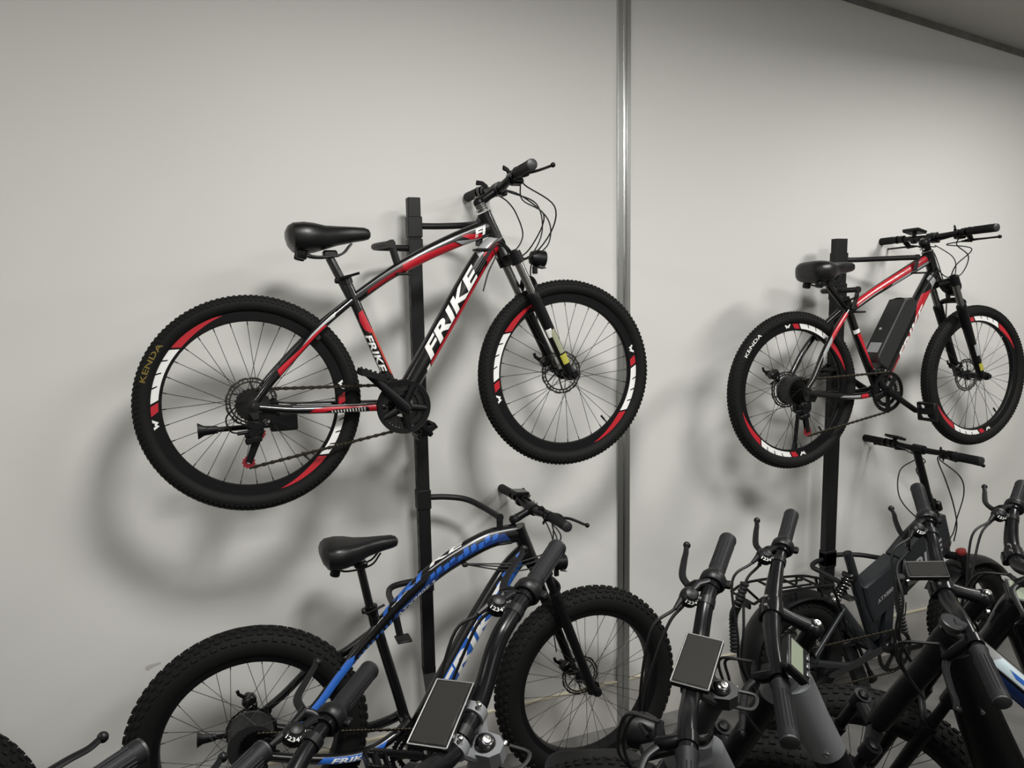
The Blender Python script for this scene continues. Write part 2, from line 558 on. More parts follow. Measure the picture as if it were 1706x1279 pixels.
# ------------------------------------------------------------------ shared bicycle parts
def saddle(root, x, z, rot=0, L=.265):
    """x, z: middle of the saddle's top"""
    secs = []   # (t along, half width, top, bottom)
    prof = [(0, .040, -.018, -.046), (.025, .062, -.004, -.068), (.08, .082, .005, -.086), (.2, .088, .008, -.092), (.32, .082, .005, -.088), (.45, .064, -.002, -.078), (.6, .042, -.005, -.066), (.78, .030, -.006, -.056), (.92, .027, -.008, -.050), (.975, .021, -.013, -.046), (1, .008, -.022, -.038)]
    vs, fs = [], []
    n = 20
    for t, hw, tp, bt in prof:
        X = -L/2+L*t
        for k in range(n):
            a = 2*pi*k/n
            cy, sz = cos(a), sin(a)
            yy = hw*abs(cy)**.75*(1 if cy >= 0 else -1)
            zz = (tp+bt)/2+(tp-bt)/2*abs(sz)**.7*(1 if sz >= 0 else -1)
            if sz > 0: zz -= .006*(1-abs(cy))*(.5 if t < .5 else 0)
            vs.append((X, yy, zz))
    for i in range(len(prof)-1):
        for k in range(n):
            fs.append((i*n+k, (i+1)*n+k, (i+1)*n+(k+1) % n, i*n+(k+1) % n))
    fs.append(tuple(range(n))); fs.append(tuple((len(prof)-1)*n+k for k in range(n-1, -1, -1)))
    Rm = MX.Translation(V((x, 0, z))) @ MX.Rotation(-rot, 4, 'Y')
    o = obj('saddle', G().add(vs, fs), 'vinyl', root, S=Rm)
    g = G()
    for s in (-1, 1):
        g.tube(cr([(-.095, s*.035, -.062), (-.06, s*.030, -.100), (.03, s*.022, -.096), (.070, s*.012, -.060)], 5), .0035, 6)
    obj('saddle_rails', g, 'metal', o)
    for s in (-1, 1):
        g = G()
        g.lathe([(.014, -.020), (.017, -.016), (.017, .016), (.014, .020)], (-.088, s*.036, -.090), (.25, 0, 1), 14)
        obj('saddle_bumper', g, 'plast', o)
    return o
def ring_teeth(g, c, r, y, n, t=.0016, inner=.7, tooth=.0045):
    vs, fs = [], []
    m = n*2
    for k in range(m):
        a = 2*pi*k/m
        ro = r+(tooth if k % 2 else -tooth*.2)
        for rr, yy in ((r*inner, y-t), (ro, y-t), (ro, y+t), (r*inner, y+t)): vs.append((c[0]+cos(a)*rr, yy, c[1]+sin(a)*rr))
    for k in range(m):
        b = (k+1) % m
        for i in range(4): fs.append((k*4+i, b*4+i, b*4+(i+1) % 4, k*4+(i+1) % 4))
    g.add(vs, fs)
def pedal_g():
    g = G()
    for s in (-1, 1):
        g.box((0, s*.040, 0), (.075, .010, .020), ch=.2)
        for k in range(5): g.box((-.030+.015*k, s*.040, .012), (.006, .008, .006))
    for s in (-1, 1): g.box((s*.036, 0, 0), (.010, .088, .022), ch=.2)
    g.box((0, 0, 0), (.026, .082, .018), ch=.25)
    return g
def crankset(root, bb, r, y, ang, kind='guard', L=.165, pt=.35):
    bx, bz = bb
    g = G().lathe([(.020, -.060), (.020, .040)], (bx, 0, bz), n=16)
    o = obj('crankset', g, 'satin', root)
    if kind == 'guard':
        g = G().lathe([(r*.80, y-.006), (r*.97, y-.007), (r, y-.002), (r, y+.002), (r*.80, y+.001)], (bx, 0, bz), n=56, loop=True)
        for k in range(5):
            a = ang+pi+2*pi*(k+.5)/5
            d = V((cos(a), 0, sin(a)))
            g.tube([V((bx, y-.004, bz))+d*.014, V((bx, y-.003, bz))+d*r*.9], [(.004, .013), (.004, .009)], 8, hint=(0, 1, 0))
        g.lathe([(.024, y-.012), (.026, y), (.022, y+.006)], (bx, 0, bz), n=24)
        obj('chain_guard', g, 'satin', o)
        g = G()
        ring_teeth(g, bb, r*.78, y+.010, 38, inner=.74); ring_teeth(g, bb, r*.58, y+.018, 28, inner=.7)
        for k in range(10):
            a = 2*pi*k/10
            g.lathe([(.004, -.01), (.004, .01)], (bx+cos(a)*r*.62, y+.012, bz+sin(a)*r*.62), n=6)
        obj('chainring', g, 'metal', o)
    else:
        g = G(); ring_teeth(g, bb, r, y, 44, inner=.84, t=.002)
        for k in range(5):
            a = ang+2*pi*k/5+.3; d = V((cos(a), 0, sin(a)))
            g.tube([V((bx, y, bz))+d*.015, V((bx, y, bz))+d*r*.9], [(.004, .012), (.003, .016)], 8, hint=(0, 1, 0))
        g.lathe([(.026, y-.008), (.026, y+.006)], (bx, 0, bz), n=24)
        if kind == 'double':
            ring_teeth(g, bb, r*.72, y+.008, 32, inner=.78)
            g.lathe([(r*.92, y-.005), (r*1.0, y-.005), (r*1.0, y-.002), (r*.92, y-.002)], (bx, 0, bz), n=48, loop=True)
        obj('chainring', g, 'satin', o)
    for s, a in ((-1, ang), (1, ang+pi)):
        d = V((cos(a), 0, sin(a)))
        p0 = V((bx, s*(abs(y)+.012), bz)); p1 = p0+d*L+V((0, s*.014, 0))
        g = G().tube([p0-d*.018, p0, p0+d*L*.5+V((0, s*.006, 0)), p1, p1+d*.014], [(.008, .012), (.009, .017), (.008, .013), (.008, .013), (.006, .008)], 10, hint=(0, 1, 0))
        arm = obj('crank_arm', g, 'satin', o)
        g = pedal_g()
        tilt = pt if s < 0 else -.6
        g.xf(MX.Translation(p1+V((0, s*.062, 0))) @ MX.Rotation(tilt, 4, 'Y'))
        g.rod(p1, p1+V((0, s*.10, 0)), .006, 8)
        obj('pedal', g, 'plast', o)
    return o
def cassette(root, c, y, r=.052, n=7):
    g = G()
    for k in range(n):
        rr = r*(1-.085*k)
        g2 = G(); ring_teeth(g2, (0, 0), rr, y-.0048*k, int(rr/.0021), inner=.55, t=.0011, tooth=.004)
        g.add([(p[0]+c[0], p[1], p[2]+c[1]) for p in g2.v], g2.f)
    g.lathe([(.020, y+.002), (.020, y-.0048*n-.004), (.012, y-.0048*n-.005)], (c[0], 0, c[1]), n=18)
    return obj('cassette', g, 'metal', root)
def chain_run(g, a, b, pitch=.0127):
    a, b = V(a), V(b)
    n = int((b-a).length/pitch)
    d = (b-a).normalized()
    up = V((0, 1, 0)).cross(d).normalized()
    R = MX((d, V((0, 1, 0)), up)).transposed()
    for k in range(n):
        c = a.lerp(b, (k+.5)/n)
        g.box(c, (pitch*1.02, .0070 if k % 2 else .0045, .0115 if k % 2 else .0085), R, ch=.3)
def derailleur(root, c, y, red='redpl', drop=.10, back=-.02):
    x, z = c
    g = G()
    g.box((x+.012, y, z-.025), (.026, .018, .034), MX.Rotation(.3, 3, 'Y'), ch=.25)
    g.box((x+.006, y-.012, z-.052), (.044, .022, .026), MX.Rotation(-.4, 3, 'Y'), ch=.25)
    g.box((x-.014, y-.010, z-.058), (.030, .018, .022), ch=.25)
    g.box((x+.004, y-.014, z-.030), (.052, .022, .030), MX.Rotation(.25, 3, 'Y'), ch=.25)
    g.box((x-.004, y-.020, z-.074), (.050, .016, .020), MX.Rotation(-.2, 3, 'Y'), ch=.25)
    g.lathe([(.016, -.012), (.018, -.008), (.018, .010)], (x-.002, y-.012, z-.052), (0, 1, 0), 16)
    g.prism([(x-.016, z+.030), (x+.014, z+.036), (x+.075, z+.004), (x+.060, z-.020), (x+.02, z-.012), (x-.014, z-.010)], y-.010, y-.006)
    g.tube([V((x-.020, y-.014, z-.050)), V((x-.050, y-.014, z-.052))], .006, 8)
    g.tube(cr([V((x+.07, y-.008, z+.01)), V((x-.01, y-.016, z+.045)), V((x-.075, y-.016, z+.005)), V((x-.070, y-.016, z-.040)), V((x-.046, y-.014, z-.052))], 6), .0024, 6)
    p, q = V((x+.014, y, z-.058)), V((x+back, y, z-drop-.02))
    for s in (-1, 1): g.tube([p+V((0, s*.006, 0)), q+V((0, s*.006, 0))], [(.0014, .012), (.0014, .010)], 8, hint=(0, 1, 0))
    o = obj('rear_derailleur', g, 'satin', root)
    for w in (p, q):
        g = G(); ring_teeth(g, (w.x, w.z), .017, y, 11, inner=.3, t=.002, tooth=.004)
        obj('jockey_wheel', g, red, o, label='red toothed jockey wheel' if red == 'redpl' else None)
    return o, p, q
def caliper(root, name, c, S=None, s=1.0):
    """mechanical disc brake caliper at c"""
    x, y, z = c
    g = G()
    g.box((x, y, z), (.046*s, .034*s, .030*s), MX.Rotation(-.6, 3, 'Y'), ch=.2)
    g.box((x+.016*s, y-.004, z-.022*s), (.018*s, .026*s, .030*s), ch=.2)
    g.lathe([(.013*s, -.01), (.015*s, 0), (.013*s, .012)], (x-.004, y+.020*s, z+.002), n=14)
    g.tube([(x-.010, y+.022*s, z), (x-.032*s, y+.024*s, z+.016*s), (x-.036*s, y+.024*s, z+.030*s)], [(.003, .007), (.003, .006), (.004, .006)], 8, hint=(0, 1, 0))
    g.tube([(x+.020*s, y+.01, z-.030*s), (x-.004, y+.012, z-.044*s)], .005, 8)
    o = obj(name, g, 'metal', root, S=S)
    return o
def kickstand(root, c, y, ang, L=.30):
    x, z = c
    d = V((cos(ang), 0, sin(ang)))
    p = V((x, y, z)); q = p+d*L
    g = G().box(p+V((.01, -.01, .008)), (.085, .030, .056), ch=.15)
    g.tube([p, q], .0085, 8)
    o = obj('kickstand', g, 'satin', root)
    g = G().tube([q-d*.055, q-d*.015, q+d*.004], [(.010, .012), (.012, .016), (.016, .027)], 10, hint=(0, 1, 0))
    obj('kickstand_foot', g, 'plast', o)
    return o
def headlight(root, c, S, r=.029, m='plast', L=.045):
    x, z = c
    g = G().lathe([(.006, -L*.6), (r*.75, -L*.5), (r, -L*.1), (r, L*.45), (r*.93, L*.5)], (x, 0, z), (1, 0, -.12), 24)
    g.box((x-.012, 0, z-r-.010), (.018, .012, .028), ch=.2)
    o = obj('headlight', g, m, root, S=S)
    obj('headlight_lens', G().lathe([(.0005, L*.52), (r*.9, L*.50), (r*.9, L*.46), (.0005, L*.46)], (x, 0, z), (1, 0, -.12), 24), 'lens', o)
    g = G().tube([(x-.002, -.016, z-r+.002), (x+.022, -.017, z-r-.004), (x+.024, .017, z-r-.004), (x-.002, .016, z-r+.002)], .003, 6)
    obj('headlight_bracket', g, 'steel', o)
    return o

def fork(root, top, bot, S, kind, spread, R):
    """top = crown, bot = axle, both (x, z); legs run parallel to the steering axis ax"""
    pass

def make_fork(root, crown, axle, ax, S, spread, st_len, steer_top, arch_r, stan='steel', label=None):
    """crown, axle: (x, z) of crown middle and front axle; ax: unit steering axis pointing up"""
    A = V((ax[0], 0, ax[1]))
    cw = V((crown[0], 0, crown[1]))
    aw = V((axle[0], 0, axle[1]))
    # legs are parallel to the axis and end at the axle (offset at the drop-out)
    off = (aw-cw)-A*((aw-cw).dot(A))
    g = G()
    F = V((A.z, 0, -A.x))
    # crown
    for s in (-1, 1):
        top = cw+off*.55+V((0, s*spread, 0))
        g.tube([top+A*.020, top-A*.020], .0235, 14)
        g.tube([cw+V((0, s*.01, 0)), cw+off*.3+V((0, s*spread*.55, 0)), top], [(.020, .022), (.018, .020), (.018, .019)], 10)
        g.lathe([(.014, 0), (.014, .006), (.008, .009)], top+A*.02, A, 14)
    g.tube([cw-A*.01, cw+A*((V((steer_top[0], 0, steer_top[1]))-cw).dot(A))], .014, 12)
    o = obj('fork', g, 'satin', root, S=S, label=label)
    for s in (-1, 1):
        top = cw+off*.55+V((0, s*spread, 0))
        lo0 = top-A*(st_len+.02)
        ln = (aw-top).dot(-A)
        end = top-A*(ln)
        obj('stanchion', G().tube([top-A*.015, lo0-A*.03], .0150, 14), stan, o, label='bare metal stanchion' if stan != 'satin' else None)
        g = G().tube([lo0+A*.004, lo0-A*.004, lo0-A*.02, lo0.lerp(end, .5), end+A*.05, end+A*.01], [.0195, .0225, .0215, .0185, .0175, .015], 14)
        e = end+V((0, 0, 0))
        g.tube([end+A*.03, aw+V((0, s*spread, 0))], [(.009, .016), (.010, .018)], 10, hint=(0, 1, 0))
        g.lathe([(.017, -.008), (.019, 0), (.017, .010), (.011, .012), (.011, .020)], aw+V((0, s*spread, 0)), (0, s, 0), 16)
        obj('fork_leg', g, 'satin', o)
    lo = cw+off*.55-A*(st_len+.025)
    top = aw+A*(arch_r)+F*.014
    k = (top-lo)
    g = G()
    mid = lo+V((0, 0, 0))+F*.026
    hgt = max(.02, (arch_r-((lo-aw).dot(A)))+.02)
    pts = [lo+V((0, -spread, 0)), lo+F*.02+V((0, -spread*.97, 0))+A*hgt*.55, lo+F*.026+V((0, -spread*.55, 0))+A*hgt, lo+F*.026+V((0, spread*.55, 0))+A*hgt, lo+F*.02+V((0, spread*.97, 0))+A*hgt*.55, lo+V((0, spread, 0))]
    g.tube(cr(pts, 4), [(.009, .014)]*3, 10)
    obj('fork_arch', g, 'satin', o)
    return o

# ------------------------------------------------------------------ handlebars
class Bar:
    """g = stem forward, stem up, half width, rise, sweep, lever forward, lever up; origin = stem cap"""
    def __init__(s, g, cap):
        s.g = g; s.cap = V(cap)
        sf, su, w, ri, sw, lf, lu = g
        c = s.cap+V((sf, 0, su)); s.c = c
        half = [(0, 0, 0), (0, .032, 0), (-.002, .075, ri*.28), (-sw*.18, .13, ri*.80), (-sw*.42, .19, ri*.99), (-sw, w, ri)]
        s.half = cr([c+V(p) for p in half], 6)
    def side(s, sd, p): return V((p.x, s.cap.y+(p.y-s.cap.y)*sd, p.z))
    def at(s, sd, d):
        """point, outward direction, forward, up on the bar, d metres in from the end; sd +1 left, -1 right"""
        P = [s.side(sd, p) for p in s.half][::-1]
        i = 0
        while i < len(P)-2:
            l = (P[i+1]-P[i]).length
            if d <= l: break
            d -= l; i += 1
        T = (P[i]-P[i+1]).normalized()
        p = P[i]-T*d
        F = V((1, 0, 0)); F = (F-T*F.dot(T)).normalized()
        U = V((0, 0, 1)); U = (U-T*U.dot(T)-F*U.dot(F)).normalized()
        return p, T, F, U
def lever(root, b, sd, hb, o):
    sf, su, w, ri, sw, lf, lu = b.g
    p, T, F, U = b.at(sd, .152)
    q, T2, F2, U2 = b.at(sd, .03)
    g = G().lathe([(.013, -.012), (.0175, -.011), (.0175, .011), (.013, .012)], p, T, 16)
    g.tube([p+F*.010, p+F*.030+U*lu*.5, p+F*.046-T*.006+U*lu], [(.012, .011), (.013, .011), (.010, .010)], 10, hint=U)
    g.tube([p+F*.040+U*lu, p+F*.042-T*.034+U*lu], [(.010, .009), (.006, .006)], 10)
    g.tube([p+F*.042-T*.030+U*lu, p+F*.042-T*.048+U*lu], .0048, 8)
    br = obj('brake_lever', g, 'barblk', o)
    tip = q+F*lf+U*lu
    pts = [p+F*.044+U*lu, p+F*(.044+(lf-.044)*.55)+T*.026+U*lu, p.lerp(q, .60)+F*(.044+(lf-.044)*.80)+U*lu, q+F*(lf-.004)-T*.020+U*lu, tip]
    g = G().tube(cr(pts, 5), [(.0062, .0080), (.0048, .0075), (.0042, .0068), (.0042, .0060), (.0046, .0052)], 8, hint=U)
    g.ball(tip+T*.004, .0082, 12)
    obj('lever_blade', g, 'satin', br)
    return p+F*.042-T*.048+U*lu
def grip(b, sd, o, thr=False, m='grip'):
    P = [b.at(sd, d)[0] for d in (0, .004, .03, .075, .115, .128)]
    r = [.0150, .0182, .0166, .0160, .0166, .0190]
    g = G().tube(P, r, 18)
    gr = obj('grip', g, m, o)
    p, T, F, U = b.at(sd, 0)
    obj('end_cap', G().lathe([(.0175, -.003), (.0172, .001), (.012, .0035), (.0005, .0042)], p, T, 18), 'plast2', gr)
    g = G()
    for k in range(16):   # raised ribs along the grip
        a = 2*pi*k/16
        g.tube([b.at(sd, d)[0]+F*cos(a)*rr+U*sin(a)*rr for d, rr in ((.018, .0168), (.06, .0162), (.105, .0164))], .0011, 4)
    obj('grip_ribs', g, m, gr, kind='stuff')
    if thr:
        p1, T1, F1, U1 = b.at(sd, .128)
        g = G().lathe([(.0165, .006), (.0215, .004), (.0255, -.004), (.0262, -.018), (.0225, -.024), (.013, -.025)], p1, T1, 22)
        g.box(p1-F1*.022-T1*.006-U1*.006, (.026, .018, .012), MX((F1, T1, U1)).transposed(), ch=.25)
        obj('throttle', g, 'plast', o)
    return gr
def dial_shifter(b, sd, o, num=True, big=1.0):
    p, T, F, U = b.at(sd, .196)
    N = (U*.93-F*.37).normalized()
    X = (T*-1 if sd < 0 else T)
    X = (X-N*X.dot(N)).normalized()
    c = p+F*.030+U*.012
    g = G().lathe([(.013, -.016), (.0185, -.013), (.0195, -.003), (.0190, .002), (.0138, .0085), (.0128, .0090), (.0110, .0120), (.006, .0138), (.0005, .0142)], c, N, 24)
    g.tube([p+U*.004, c-N*.008], [(.010, .012), (.013, .012)], 10)
    g.lathe([(.013, -.009), (.0168, -.008), (.0168, .008), (.013, .009)], p, T, 14)
    g.tube([c+T*.010-N*.006, c+T*.034-F*.012-N*.004, c+T*.046-F*.030-N*.004], [(.006, .007), (.006, .008), (.004, .008)], 8)
    g.tube([c+F*.014-T*.01, c+F*.022-T*.034], [.007, .004], 8)
    d = obj('gear_shifter', g, 'plast', o)
    if num:
        s = 'SPEED 1234567' if num == 2 else '1234567'
        vs, fs = text_poly(s, -112, 32, .06, .90, 0, .02)
        Fp = (F-N*F.dot(N)).normalized()
        Rt = Fp.cross(N).normalized()
        def fn(u, t):
            a = radians(u); r = .0190+(.0138-.0190)*t+.0005; h = .002+.0065*t+.0005
            return c+(-Fp*cos(a)+Rt*sin(a))*r+N*h
        obj('shifter_numerals', lay(vs, fs, fn, du=10, dv=None), 'white', d, label='white gear numerals')
    return c+F*.022-T*.034
def trigger_shifter(b, sd, o):
    p, T, F, U = b.at(sd, .188)
    R = MX((F, T, U)).transposed()
    g = G().box(p+F*.016-U*.014, (.044, .040, .022), R, ch=.3)
    g.lathe([(.013, -.009), (.0165, -.008), (.0165, .008), (.013, .009)], p, T, 14)
    g.tube([p+U*.010-T*.01, p+U*.024-F*.012, p+U*.026-F*.030+T*.012], [(.010, .006), (.008, .005), (.009, .004)], 8)
    g.tube([p-U*.020, p-U*.026-F*.02+T*.02], [(.008, .005), (.007, .003)], 8)
    obj('gear_shifter', g, 'plast', o)
    return p+F*.038-T*.02-U*.014
def make_bar(root, b, S, bulge=.0159, tip_r=.0111, thr=False, shift='dial', num=1, left=True, m='satin', thin=.1):
    P = [b.side(-1, p) for p in b.half][::-1]+[b.side(1, p) for p in b.half][1:]
    R = []
    for p in P:
        y = abs(p.y)
        t = max(0, min(1, (y-.05)/thin))
        R.append(bulge*(1-t)+tip_r*t)
    o = obj('handlebar', G().tube(P, R, 16), m, root, S=S)
    ends = []
    for sd in (-1, 1):
        grip(b, sd, o, thr and sd < 0)
        ends.append(lever(root, b, sd, None, o))
    if shift == 'dial': ends.append(dial_shifter(b, -1, o, num))
    elif shift == 'both':
        ends.append(trigger_shifter(b, -1, o)); ends.append(trigger_shifter(b, 1, o))
    elif shift == 'trigger': ends.append(trigger_shifter(b, -1, o))
    return o, ends
def quill_stem(root, b, S, ax, m='black', drop=.10, r=.0165):
    """round stem: cap over the steerer, forward arm, bar clamp"""
    A = V((ax[0], 0, ax[1])); c = b.cap
    g = G().tube([c-A*.006, c-A*drop], [r+.003, r+.002], 18)
    g.lathe([(r+.004, -.012), (r+.0035, 0), (r-.001, .006), (.009, .009)], c-A*.004, A, 20)
    a0 = c-A*.012; d = (b.c-a0)
    g.tube([a0+d*.12, a0+d*.5, a0+d*.88], [(r*.98, r*.95), (r*.80, r*.85), (r*.95, r*1.0)], 14, hint=(0, 1, 0))
    g.lathe([(.017, -.024), (.0225, -.022), (.0235, 0), (.0225, .022), (.017, .024)], b.c, (0, 1, 0), 20)
    g.box(b.c+V((.020, 0, -.012)), (.016, .040, .022), ch=.2)
    o = obj('stem', g, m, root, S=S)
    g = G().lathe([(.0075, 0), (.0085, .004), (.006, .0065), (.0035, .0065), (.0032, .003)], c+A*.004, A, 14)
    for s in (-1, 1):
        g.lathe([(.004, 0), (.004, .006)], b.c+V((.012, s*.014, .020)), (.3, 0, 1), 8)
        g.lathe([(.004, 0), (.004, .006)], c-A*.045+V((-r-.003, s*.010, 0)), (-1, 0, 0), 8)
    obj('stem_bolt', g, 'bolt', o)
    return o
def block_stem(root, b, S, ax, drop=.10, m='grey'):
    """forged square stem block with round cap and two bar clamps on risers"""
    A = V((ax[0], 0, ax[1])); c = b.cap
    g = G()
    g.prism([(c.x-.027, -.009), (c.x-.027, .009), (c.x-.014, .021), (c.x+.018, .023), (c.x+.026, .018), (c.x+.026, -.018), (c.x+.018, -.023), (c.x-.014, -.021)], c.z-.030, c.z-.003, 'xy')
    g.tube([c-A*.03, c-A*drop], .0190, 18)
    for s in (-1, 1):
        y = s*.033
        q = V((b.c.x, y, b.c.z))
        g.tube([V((c.x+.014, s*.016, c.z-.016)), q-V((.004, 0, .004))], [(.009, .011), (.010, .013)], 10)
        g.lathe([(.0145, -.010), (.0200, -.009), (.0200, .009), (.0145, .010)], q, (0, 1, 0), 18)
    o = obj('stem', g, m, root, S=S, label='forged stem block with two bar clamps')
    g = G().lathe([(.0170, -.004), (.0168, .000), (.0140, .0050), (.0090, .0075), (.006, .0080)], c, A, 26)
    obj('stem_cap', g, 'black', o)
    g = G().lathe([(.0065, 0), (.0065, .004), (.0035, .0045), (.003, .001)], c+A*.0070, A, 12)
    for s in (-1, 1):
        for k in (0, 1):
            g.lathe([(.0045, 0), (.0045, .006), (.002, .007)], V((b.c.x+(.016 if k else -.012), s*.033, b.c.z+.020)), (0, 0, 1), 10)
    g.lathe([(.0045, 0), (.0045, .006), (.002, .007)], c+V((-.022, -.014, -.014)), (-.2, -1, 0), 10)
    obj('stem_bolt', g, 'bolt', o)
    g = G().tube(cr([c+V((-.020, .010, -.03)), c+V((-.052, .004, -.035)), c+V((-.056, -.030, -.04)), c+V((-.02, -.035, -.04))], 5), .0035, 6)
    obj('cable_loop', g, 'matte', o)
    return o
def tablet(o, b, c, size, yaw=0, tilt=.0, m='screen', bez='bezel', t=.011, name='display', lab=None):
    R = MX.Rotation(yaw, 3, 'Z') @ MX.Rotation(tilt, 3, 'Y')
    c = V(c)
    d = obj(name, G().box(c, (size[0], size[1], t), R, ch=.25), 'plast', o, label=lab)
    n = R @ V((0, 0, 1))
    g = G()
    hx, hy = size[0]/2-.0015, size[1]/2-.0015
    pts = [c+R @ V((x, y, t/2-.001)) for x, y in ((-hx, -hy), (hx, -hy), (hx, hy), (-hx, hy))]
    for i in range(4): g.tube([pts[i], pts[(i+1) % 4]], .0015, 6)
    obj('display_bezel', g, bez, d, label='thin silver bezel' if bez == 'bezel' else None)
    obj('display_screen', G().box(c+n*(t/2-.0005)+(R @ V((.006, 0, 0)) if m == 'lcd' else V((0, 0, 0))), (size[0]-(.010 if m != 'lcd' else .026), size[1]-.010, .003), R, ch=.2), m, d, label='dark glass screen' if m == 'screen' else 'pale screen')
    if m == 'lcd':
        for k in (-1, 0, 1): obj('button', G().box(c+R @ V((-size[0]*.40, k*size[1]*.26, t/2+.001)), (.008, .012, .003), R, ch=.3), 'bezel', d)
    g = G().tube([c-n*t*.4, V((b.c.x, c.y, b.c.z))], [.010, .008], 8)
    g.lathe([(.013, -.010), (.018, -.009), (.018, .009), (.013, .010)], V((b.c.x, c.y, b.c.z)), (0, 1, 0), 14)
    obj('display_mount', g, 'plast', d)
    return d
def cable(root, pts, r=.0025, m='matte', k=7, name='cable', S=None):
    return obj(name, G().tube(cr(pts, k), r, 6), m, root, S=S)
def spiral(root, pts, r=.0075, m='matte', name='spiral_wrap'):
    P = cr(pts, 10)
    g = G()
    L = sum((b-a).length for a, b in zip(P, P[1:]))
    n = max(4, int(L/.0085))
    acc, i = 0, 0
    tot = [0]
    for a, b in zip(P, P[1:]): tot.append(tot[-1]+(b-a).length)
    for k in range(n):
        u = L*(k+.5)/n
        while i < len(tot)-2 and tot[i+1] < u: i += 1
        p = P[i].lerp(P[i+1], (u-tot[i])/(tot[i+1]-tot[i])); T = (P[i+1]-P[i]).normalized()
        g.lathe([(r*.72, -.0042), (r, -.0020), (r, .0020), (r*.72, .0042)], p, T, 10)
    return obj(name, g, m, root)

def steer_mx(p, ax, ang):
    A = V((ax[0], 0, ax[1])).normalized(); P = V((p[0], 0, p[1]))
    return MX.Translation(P) @ MX.Rotation(ang, 4, A) @ MX.Translation(-P)
def place(loc, yaw=0, lean=0):
    h = V((cos(yaw), sin(yaw), 0)); l = V((-sin(yaw), cos(yaw), 0)); u = V((0, 0, 1))
    l2 = l*cos(lean)-u*sin(lean); uu = u*cos(lean)+l*sin(lean)
    return MX(((h.x, l2.x, uu.x, loc[0]), (h.y, l2.y, uu.y, loc[1]), (h.z, l2.z, uu.z, loc[2]), (0, 0, 0, 1)))

# ------------------------------------------------------------------ the mountain bikes and the blue fat bike on the racks
def V3(p, y=0): return V((p[0], y, p[1]))
def two_sided(g, pts, rad, k=5, n=10):
    for s in (-1, 1):
        g.tube(cr([(p[0], s*p[2], p[1]) for p in pts], k), rad, n, hint=(0, 1, 0))
def seat_group(root, top, sad, tub_r=.0165, rot=0.0, collar='metal'):
    d = (V3(sad)-V3(top)).normalized()
    st = V3(sad)-V((0, 0, .094))
    g = G().tube([V3(top)-d*.06, st-V((0, 0, .012)), st], [tub_r-.002, tub_r-.002, .013], 14)
    g.box(st+V((0, 0, .002)), (.046, .040, .022), ch=.25)
    obj('seat_post', g, 'black', root)
    g = G().lathe([(tub_r+.002, -.014), (tub_r+.0055, -.013), (tub_r+.0055, .013), (tub_r+.002, .014)], V3(top), d, 20)
    g.box(V3(top)+V((-.026, 0, -.002)), (.016, .022, .018), ch=.25)
    o = obj('seat_clamp', g, collar, root)
    p = V3(top)+V((-.024, -.016, 0))
    g = G().tube(cr([p+V((0, .03, 0)), p+V((.004, -.012, 0)), p+V((.030, -.020, .010)), p+V((.064, -.016, .020))], 5), [(.0045, .006)]*4, 8)
    obj('clamp_lever', g, 'satin', o)
    return saddle(root, sad[0], sad[1], rot)

